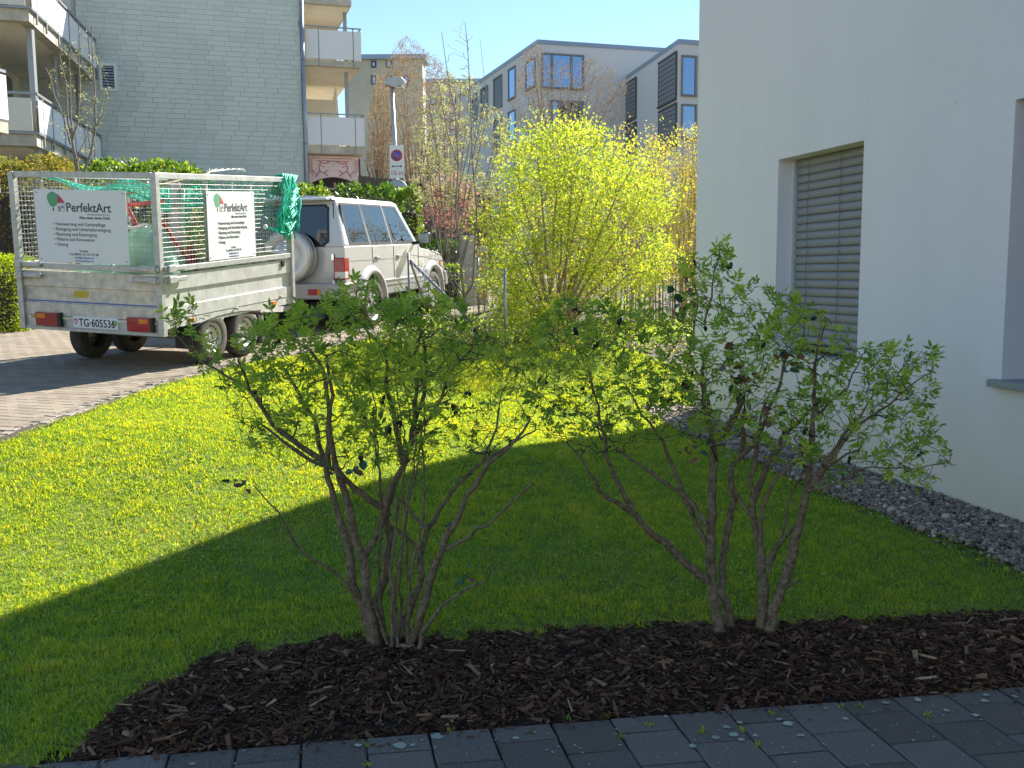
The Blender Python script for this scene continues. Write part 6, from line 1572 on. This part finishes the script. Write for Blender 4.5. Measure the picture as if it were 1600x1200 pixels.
# hedges: a core of dark twigs with leaves through the volume
def hedge(name, label, x0, x1, y0, y1, zb, zt, n, size, m, seed, round_=.3, col=(.45, .25), cat='hedge', yaw=0.0):
    rng = np.random.default_rng(seed); cx, cy = (x0 + x1) / 2, (y0 + y1) / 2
    root = thing(name, label, cat, (cx, cy, zb), (0, 0, yaw))
    lx, ly, lz = x1 - x0, y1 - y0, zt - zb
    core = MB(); k = 14; V = []
    st = []
    for i in range(max(6, int(lx * 5))):
        bx, by = rng.uniform(-lx / 2, lx / 2) * .9, rng.uniform(-ly / 2, ly / 2) * .7
        q = np.array([(bx, by, 0), (bx + rng.normal(0, .05), by + rng.normal(0, .05), lz * .5), (bx + rng.normal(0, .12), by + rng.normal(0, .1), lz * .92)]); st.append((q, [.012, .008, .004]))
    V, T = tubes(st, 4); link('branches', np_mesh('branches', V, T, smooth=True), 'twig_dark', root)
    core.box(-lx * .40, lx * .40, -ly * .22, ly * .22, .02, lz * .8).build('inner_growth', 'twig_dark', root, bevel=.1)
    # leaves: most near the surface
    u = rng.uniform(-1, 1, (n, 3)); ax = rng.integers(0, 3, n); sg = np.where(rng.random(n) < .5, -1, 1); s = rng.random(n) < .92
    for a in range(3): u[:, a] = np.where((ax == a) & s, sg * (1 - np.abs(rng.normal(0, .07, n))), u[:, a])
    rr = np.sqrt(np.clip(np.abs(u[:, 0]) ** 6 + np.abs(u[:, 1]) ** 6 + np.abs(u[:, 2]) ** 6, 1, 9)) ** (round_)
    u = u / rr[:, None]
    bump = 1 + .05 * np.sin(u[:, 0] * lx * 3 + 1) * np.sin(u[:, 2] * lz * 4) + .03 * np.sin(u[:, 0] * lx * 9)
    P = np.stack([u[:, 0] * lx / 2, u[:, 1] * ly / 2 * bump, (u[:, 2] * bump * .5 + .5) * lz], 1) + rng.normal(0, size * .4, (n, 3))
    P[:, 2] = np.maximum(P[:, 2], .02)
    D = u + rng.normal(0, .5, (n, 3)); R = rot_frames(D, rng.normal(0, .6, (n, 3)) + np.array([0, -.2, .8])); S = np.clip(rng.normal(size, size * .25, n), size * .5, size * 1.7)
    V, T = inst(LEAF1_V * np.array([1.5, 1, 1]), LEAF1_T, mats(P, R, S))
    link('foliage', np_mesh('foliage', V, T, np.repeat(np.clip(rng.normal(col[0], col[1], n), 0, 1), 4)), m, root)['kind'] = 'stuff'
    return root
hz = lambda px, py, Y: at(px, py, Y)[2]
def hx(px, Y): return at(px, 400, Y)[0]
hedge('clipped_hedge', 'low bright green clipped hedge at the left picture edge', hx(-110, 13.6), hx(44, 13.6), 13.2, 14.2, .55, hz(20, 402, 13.6), 14000, .036, 'box_leaf', 81, col=(.6, .25))
hedge('tall_hedge', 'tall brownish green hedge at far left, behind the trailer', hx(-60, 17.5), hx(112, 17.5), 17.2, 18.4, .6, hz(60, 248, 17.5), 15000, .05, 'beech_leaf', 82)
hedge('laurel_hedge', 'glossy laurel hedge rising behind the trailer cage', hx(108, 20.5), hx(318, 20.5), 20.2, 21.6, .7, hz(230, 255, 20.5), 11000, .085, 'laurel_leaf', 83, col=(.55, .28))
hedge('laurel_bush', 'rounded laurel bush above the spare wheel of the car', hx(440, 21.5), hx(508, 21.5), 21.2, 22.4, .7, hz(480, 289, 21.5), 3500, .08, 'laurel_leaf', 84, round_=.5, col=(.55, .28))
hedge('laurel_hedge', 'low laurel hedge showing above the car roof', hx(524, 22), hx(625, 22), 21.6, 22.8, .7, hz(570, 291, 22), 6000, .075, 'laurel_leaf', 85, round_=.5, col=(.4, .25))
hedge('ivy_bush', 'narrow ivy covered bush beside the lamp post', hx(624, 21.5), hx(658, 21.5), 21.2, 21.9, .7, hz(640, 294, 21.5), 3200, .075, 'laurel_leaf', 86, round_=.6, col=(.6, .28))
hedge('ground_ivy', 'low dark ground cover in front of the brown fence', hx(655, 19.6), hx(722, 19.6), 19.2, 21.0, .68, hz(690, 375, 19.6), 4500, .06, 'laurel_leaf', 87, round_=.6, col=(.3, .2), cat='ground cover')
hedge('grass_clump', 'bright tuft of low plants at the far drive edge', hx(688, 18.2), hx(722, 18.2), 18.0, 18.5, .70, hz(700, 415, 18.2), 900, .05, 'box_leaf', 88, round_=.6, cat='plant')
# leaf heap in the trailer
rh = np.random.default_rng(90); n = 2600
P = np.array([tuple(tw(rh.uniform(-.7, .72), rh.uniform(.75, 2.38), HS + .05 + rh.beta(1.3, 1.6) * .95)) for _ in range(n)])
V, T = inst(LEAF1_V, LEAF1_T, mats(P, rot_frames(rh.normal(0, 1, (n, 3)), rh.normal(0, 1, (n, 3))), rh.uniform(.03, .07, n)))
link('cut_leaves', np_mesh('cut_leaves', V, T, np.repeat(np.clip(rh.normal(.35, .25, n), 0, 1), 4)), 'laurel_leaf', heap, True)['kind'] = 'stuff'
# dry litter and low growth under the shrubs
n = 5200; x = rh.uniform(-1.7, 3.4, n); y = rh.uniform(11.2, 15.5, n); k = (x > kerb_x(y) + .2); x, y = x[k], y[k]; n = len(x)
P = np.stack([x, y, gz(x, y) + rh.uniform(-.005, .03, n)], 1)
V, T = inst(LEAF1_V * np.array([1.6, 1, 2]), LEAF1_T, mats(P, rot_frames(np.c_[rh.normal(0, 1, (n, 2)), rh.normal(0, .3, n)], np.c_[rh.normal(0, .4, (n, 2)), np.ones(n)]), rh.uniform(.03, .07, n)))
tag(link('leaf_litter', np_mesh('leaf_litter', V, T, np.repeat(rh.random(n), 4)), 'litter'), 'dry brown leaf litter under the yellow shrub', 'leaf litter', kind='stuff')
n = 7000; x = rh.uniform(-1.7, 3.0, n); y = rh.uniform(10.9, 14.2, n); k = (x > kerb_x(y) + .15) & (rh.random(n) < .35 + .65 * (np.sin(x * 5) * np.sin(y * 4) > -.1)); x, y = x[k], y[k]; n = len(x)
h = rh.uniform(.05, .32, n) * (.4 + .6 * rh.random(n)); P = np.stack([x, y, gz(x, y) + h], 1)
V, T = inst(LEAF1_V, LEAF1_T, mats(P, rot_frames(rh.normal(0, 1, (n, 3)) + [0, 0, .6], rh.normal(0, 1, (n, 3)) + [0, 0, .5]), rh.uniform(.03, .065, n)))
tag(link('undergrowth', np_mesh('undergrowth', V, T, np.repeat(np.clip(rh.normal(.35, .25, n), 0, 1), 4)), 'rose_leaf'), 'low yellow-green undergrowth along the fence at the lawn end', 'undergrowth', kind='stuff')

# ------------------------------------------------------------------ fence posts, lamp, signs, pillar, plank fence
mat('post_metal', (0.30, 0.30, 0.30), 0.5, 0.2, 10, metal=.6)
mat('lamp_grey', (0.46, 0.46, 0.45), 0.5, 0.1, metal=.3)
mat('fence_wood', (0.14, 0.105, 0.085), 0.9, 0.25, 5, bump=.3)
mat('pillar_stone', (0.52, 0.49, 0.43), 0.9, 0.12, 6, bump=.2)
mat('sign_red', (0.60, 0.06, 0.06), 0.4, 0.05); mat('sign_blue', (0.05, 0.14, 0.55), 0.4, 0.05)
fence = thing('wire_fence', 'low wire fence with grey metal posts and brace, before the yellow shrub', 'fence', at(789, 545, 11.5))
def fpost(px, pyt, Y, w=.034, nm='post'):
    t = at(px, pyt, Y); b0 = np.array([t[0], t[1], float(gz(t[0], t[1])) - .05]); m = MB(); m.tube([b0, t], w / 2, 10); m.build(nm, 'post_metal', fence, keep=True); return t
p1 = fpost(638, 395, 13.0); p2 = fpost(789, 420, 11.5); p4 = fpost(747, 400, 16.5)
m = MB(); m.tube([at(641, 407, 13.0), at(737, 503, 12.2)], .022, 8); m.build('brace', 'post_metal', fence, keep=True)
m = MB(); m.tube([at(641, 407, 13.0), at(662, 470, 13.6)], .018, 8); m.build('brace', 'post_metal', fence, keep=True)
m = MB()
for a, c in ((p1, p2),):
    for j in range(8):
        z = j * .125 + .02
        pa = np.array([a[0], a[1], a[2] - z]); pc_ = np.array([c[0], c[1], c[2] - z]); m.tube([pa, (pa + pc_) / 2 - [0, 0, .01], pc_], .0022 if j else .004, 4)
    k = 24
    for i in range(k):
        f_ = i / k; g_ = min(1, f_ + .07); q = a + (c - a) * f_; e = a + (c - a) * g_
        m.tube([q - [0, 0, .02], e - [0, 0, .92]], .0015, 3); m.tube([e - [0, 0, .02], q - [0, 0, .92]], .0015, 3)
m.build('wires', 'post_metal', fence, keep=True, fix=False)['kind'] = 'stuff'
Yl = 23.0
lt_ = at(612, 134, Yl); lb_ = np.array([at(626, 330, Yl)[0], Yl, 0]); lb_[2] = float(gz(lb_[0], Yl)) - .05
lamp = thing('street_lamp', 'grey street lamp with a flat angled head, behind the car', 'street lamp', lb_)
MB().tube([lb_, lb_ * .5 + lt_ * .5, lt_], [.075, .062, .045], 12).build('pole', 'lamp_grey', lamp, keep=True)
hp = [at(601, 133, Yl), at(604, 124, Yl), at(628, 121, Yl), at(634, 127, Yl), at(632, 133, Yl), at(617, 138, Yl)]
hd = MB(); dy = np.array([.02, .26, .0]); n = len(hp)
hd.add([tuple(p - dy * .5) for p in hp] + [tuple(p + dy * .5) for p in hp], [tuple(range(n)), tuple(range(n, 2 * n))[::-1]] + [(i, n + i, n + (i + 1) % n, (i + 1) % n) for i in range(n)])
hd = hd.build('lamp_head', 'lamp_grey', lamp, keep=True, bevel=.02)
q = at(625, 136.2, Yl); MB().box(q[0] - .10, q[0] + .10, Yl - .10, Yl + .10, q[2] - .03, q[2] - .005).build('lamp_glass', 'panel_white', hd, keep=True, bevel=.01)
sgn = thing('no_parking_sign', 'white sign board with blue and red no parking disc on the lamp pole', 'sign', at(620, 252, Yl - .09))
c0 = at(620, 252.5, Yl - .09); sw, sh = .165, .375
MB().box(c0[0] - sw, c0[0] + sw, Yl - .10, Yl - .085, c0[2] - sh, c0[2] + sh).build('board', 'sign_board', sgn, keep=True, bevel=.004)
Md = Matrix.Translation((c0[0], Yl - .101, c0[2] + .14)) @ Matrix.Rotation(rad(90), 4, 'X')
MB().lathe([(0, .001), (.135, .001), (.135, -.001)], Md, 32).build('red_ring', 'sign_red', sgn, keep=True)
MB().lathe([(0, .003), (.095, .003), (.095, 0)], Md, 32).build('blue_disc', 'sign_blue', sgn, keep=True)
m = MB(); m.bar((c0[0] - .075, Yl - .1055, c0[2] + .14 + .075), (c0[0] + .075, Yl - .1055, c0[2] + .14 - .075), .038, .002, upv=(0, 1, 0)); m.build('red_bar', 'sign_red', sgn, keep=True)
m = MB(); m.box(c0[0] - .09, c0[0] + .09, Yl - .1035, Yl - .1005, c0[2] - .115, c0[2] - .098)
for s in (-1, 1): m.prism([(s * .125, -.1065), (s * .08, -.08), (s * .08, -.133)], lambda x, z: (c0[0] + x, Yl - .1035, c0[2] + z), lambda x, z: (c0[0] + x, Yl - .1005, c0[2] + z))
m.build('arrow', 'ink_black', sgn, keep=True)
o = text('10 m', .15, 'sign_red', sgn, (0, 0, 0), RX, 'CENTER'); o.matrix_parent_inverse = TL(sgn).inverted(); o.location = (c0[0], Yl - .103, c0[2] - .31)
c1 = at(620.5, 297, Yl - .12)
dsk = MB().lathe([(0, .012), (.24, .012), (.25, 0), (.24, -.012), (0, -.012)], Matrix.Translation((c1[0], Yl - .10, c1[2])) @ Matrix.Rotation(rad(90), 4, 'X'), 32).build('round_sign', 'lamp_grey'); tag(dsk, 'plain grey back of a round sign below the no parking board', 'sign')
m = MB(); q = at(731, 430, 19.2); m.box(q[0] - .15, q[0] + .17, 19.0, 19.35, float(gz(q[0], 19.2)) - .05, at(731, 369, 19.2)[2]); pil = m.build('gate_pillar', 'pillar_stone', bevel=.02); tag(pil, 'pale square stone pillar beside the drive, behind the sapling', 'pillar')
m = MB(); q = at(754, 430, 19.4); m.box(q[0] - .12, q[0] + .10, 19.3, 19.6, float(gz(q[0], 19.4)) - .05, at(754, 385, 19.4)[2]); ub = m.build('utility_box', 'lamp_grey', bevel=.02); tag(ub, 'small grey utility cabinet next to the stone pillar', 'cabinet')
pf = thing('plank_fence', 'brown vertical plank fence behind the hedge and lamp', 'fence', at(575, 330, 26.5))
a, c = at(560, 274, 27.2), at(770, 303, 25.0); L = np.linalg.norm((c - a)[:2]); k = int(L / .145); rf_ = random.Random(4)
for i in range(k):
    f_ = i / k; q = a + (c - a) * f_; e = a + (c - a) * (f_ + .92 / k); zt_ = q[2] + rf_.uniform(-.015, .015); zb_ = float(gz(q[0], q[1])) - .05
    m = MB(); m.bar((q[0], q[1], (zt_ + zb_) / 2), (e[0], e[1], (zt_ + zb_) / 2), .025, zt_ - zb_); m.build('plank', 'fence_wood', pf, keep=True)
for h in (.35, 1.5):
    m = MB(); m.bar(a - [0, -.04, h], c - [0, -.04, h], .04, .09); m.build('fence_rail', 'fence_wood', pf, keep=True)
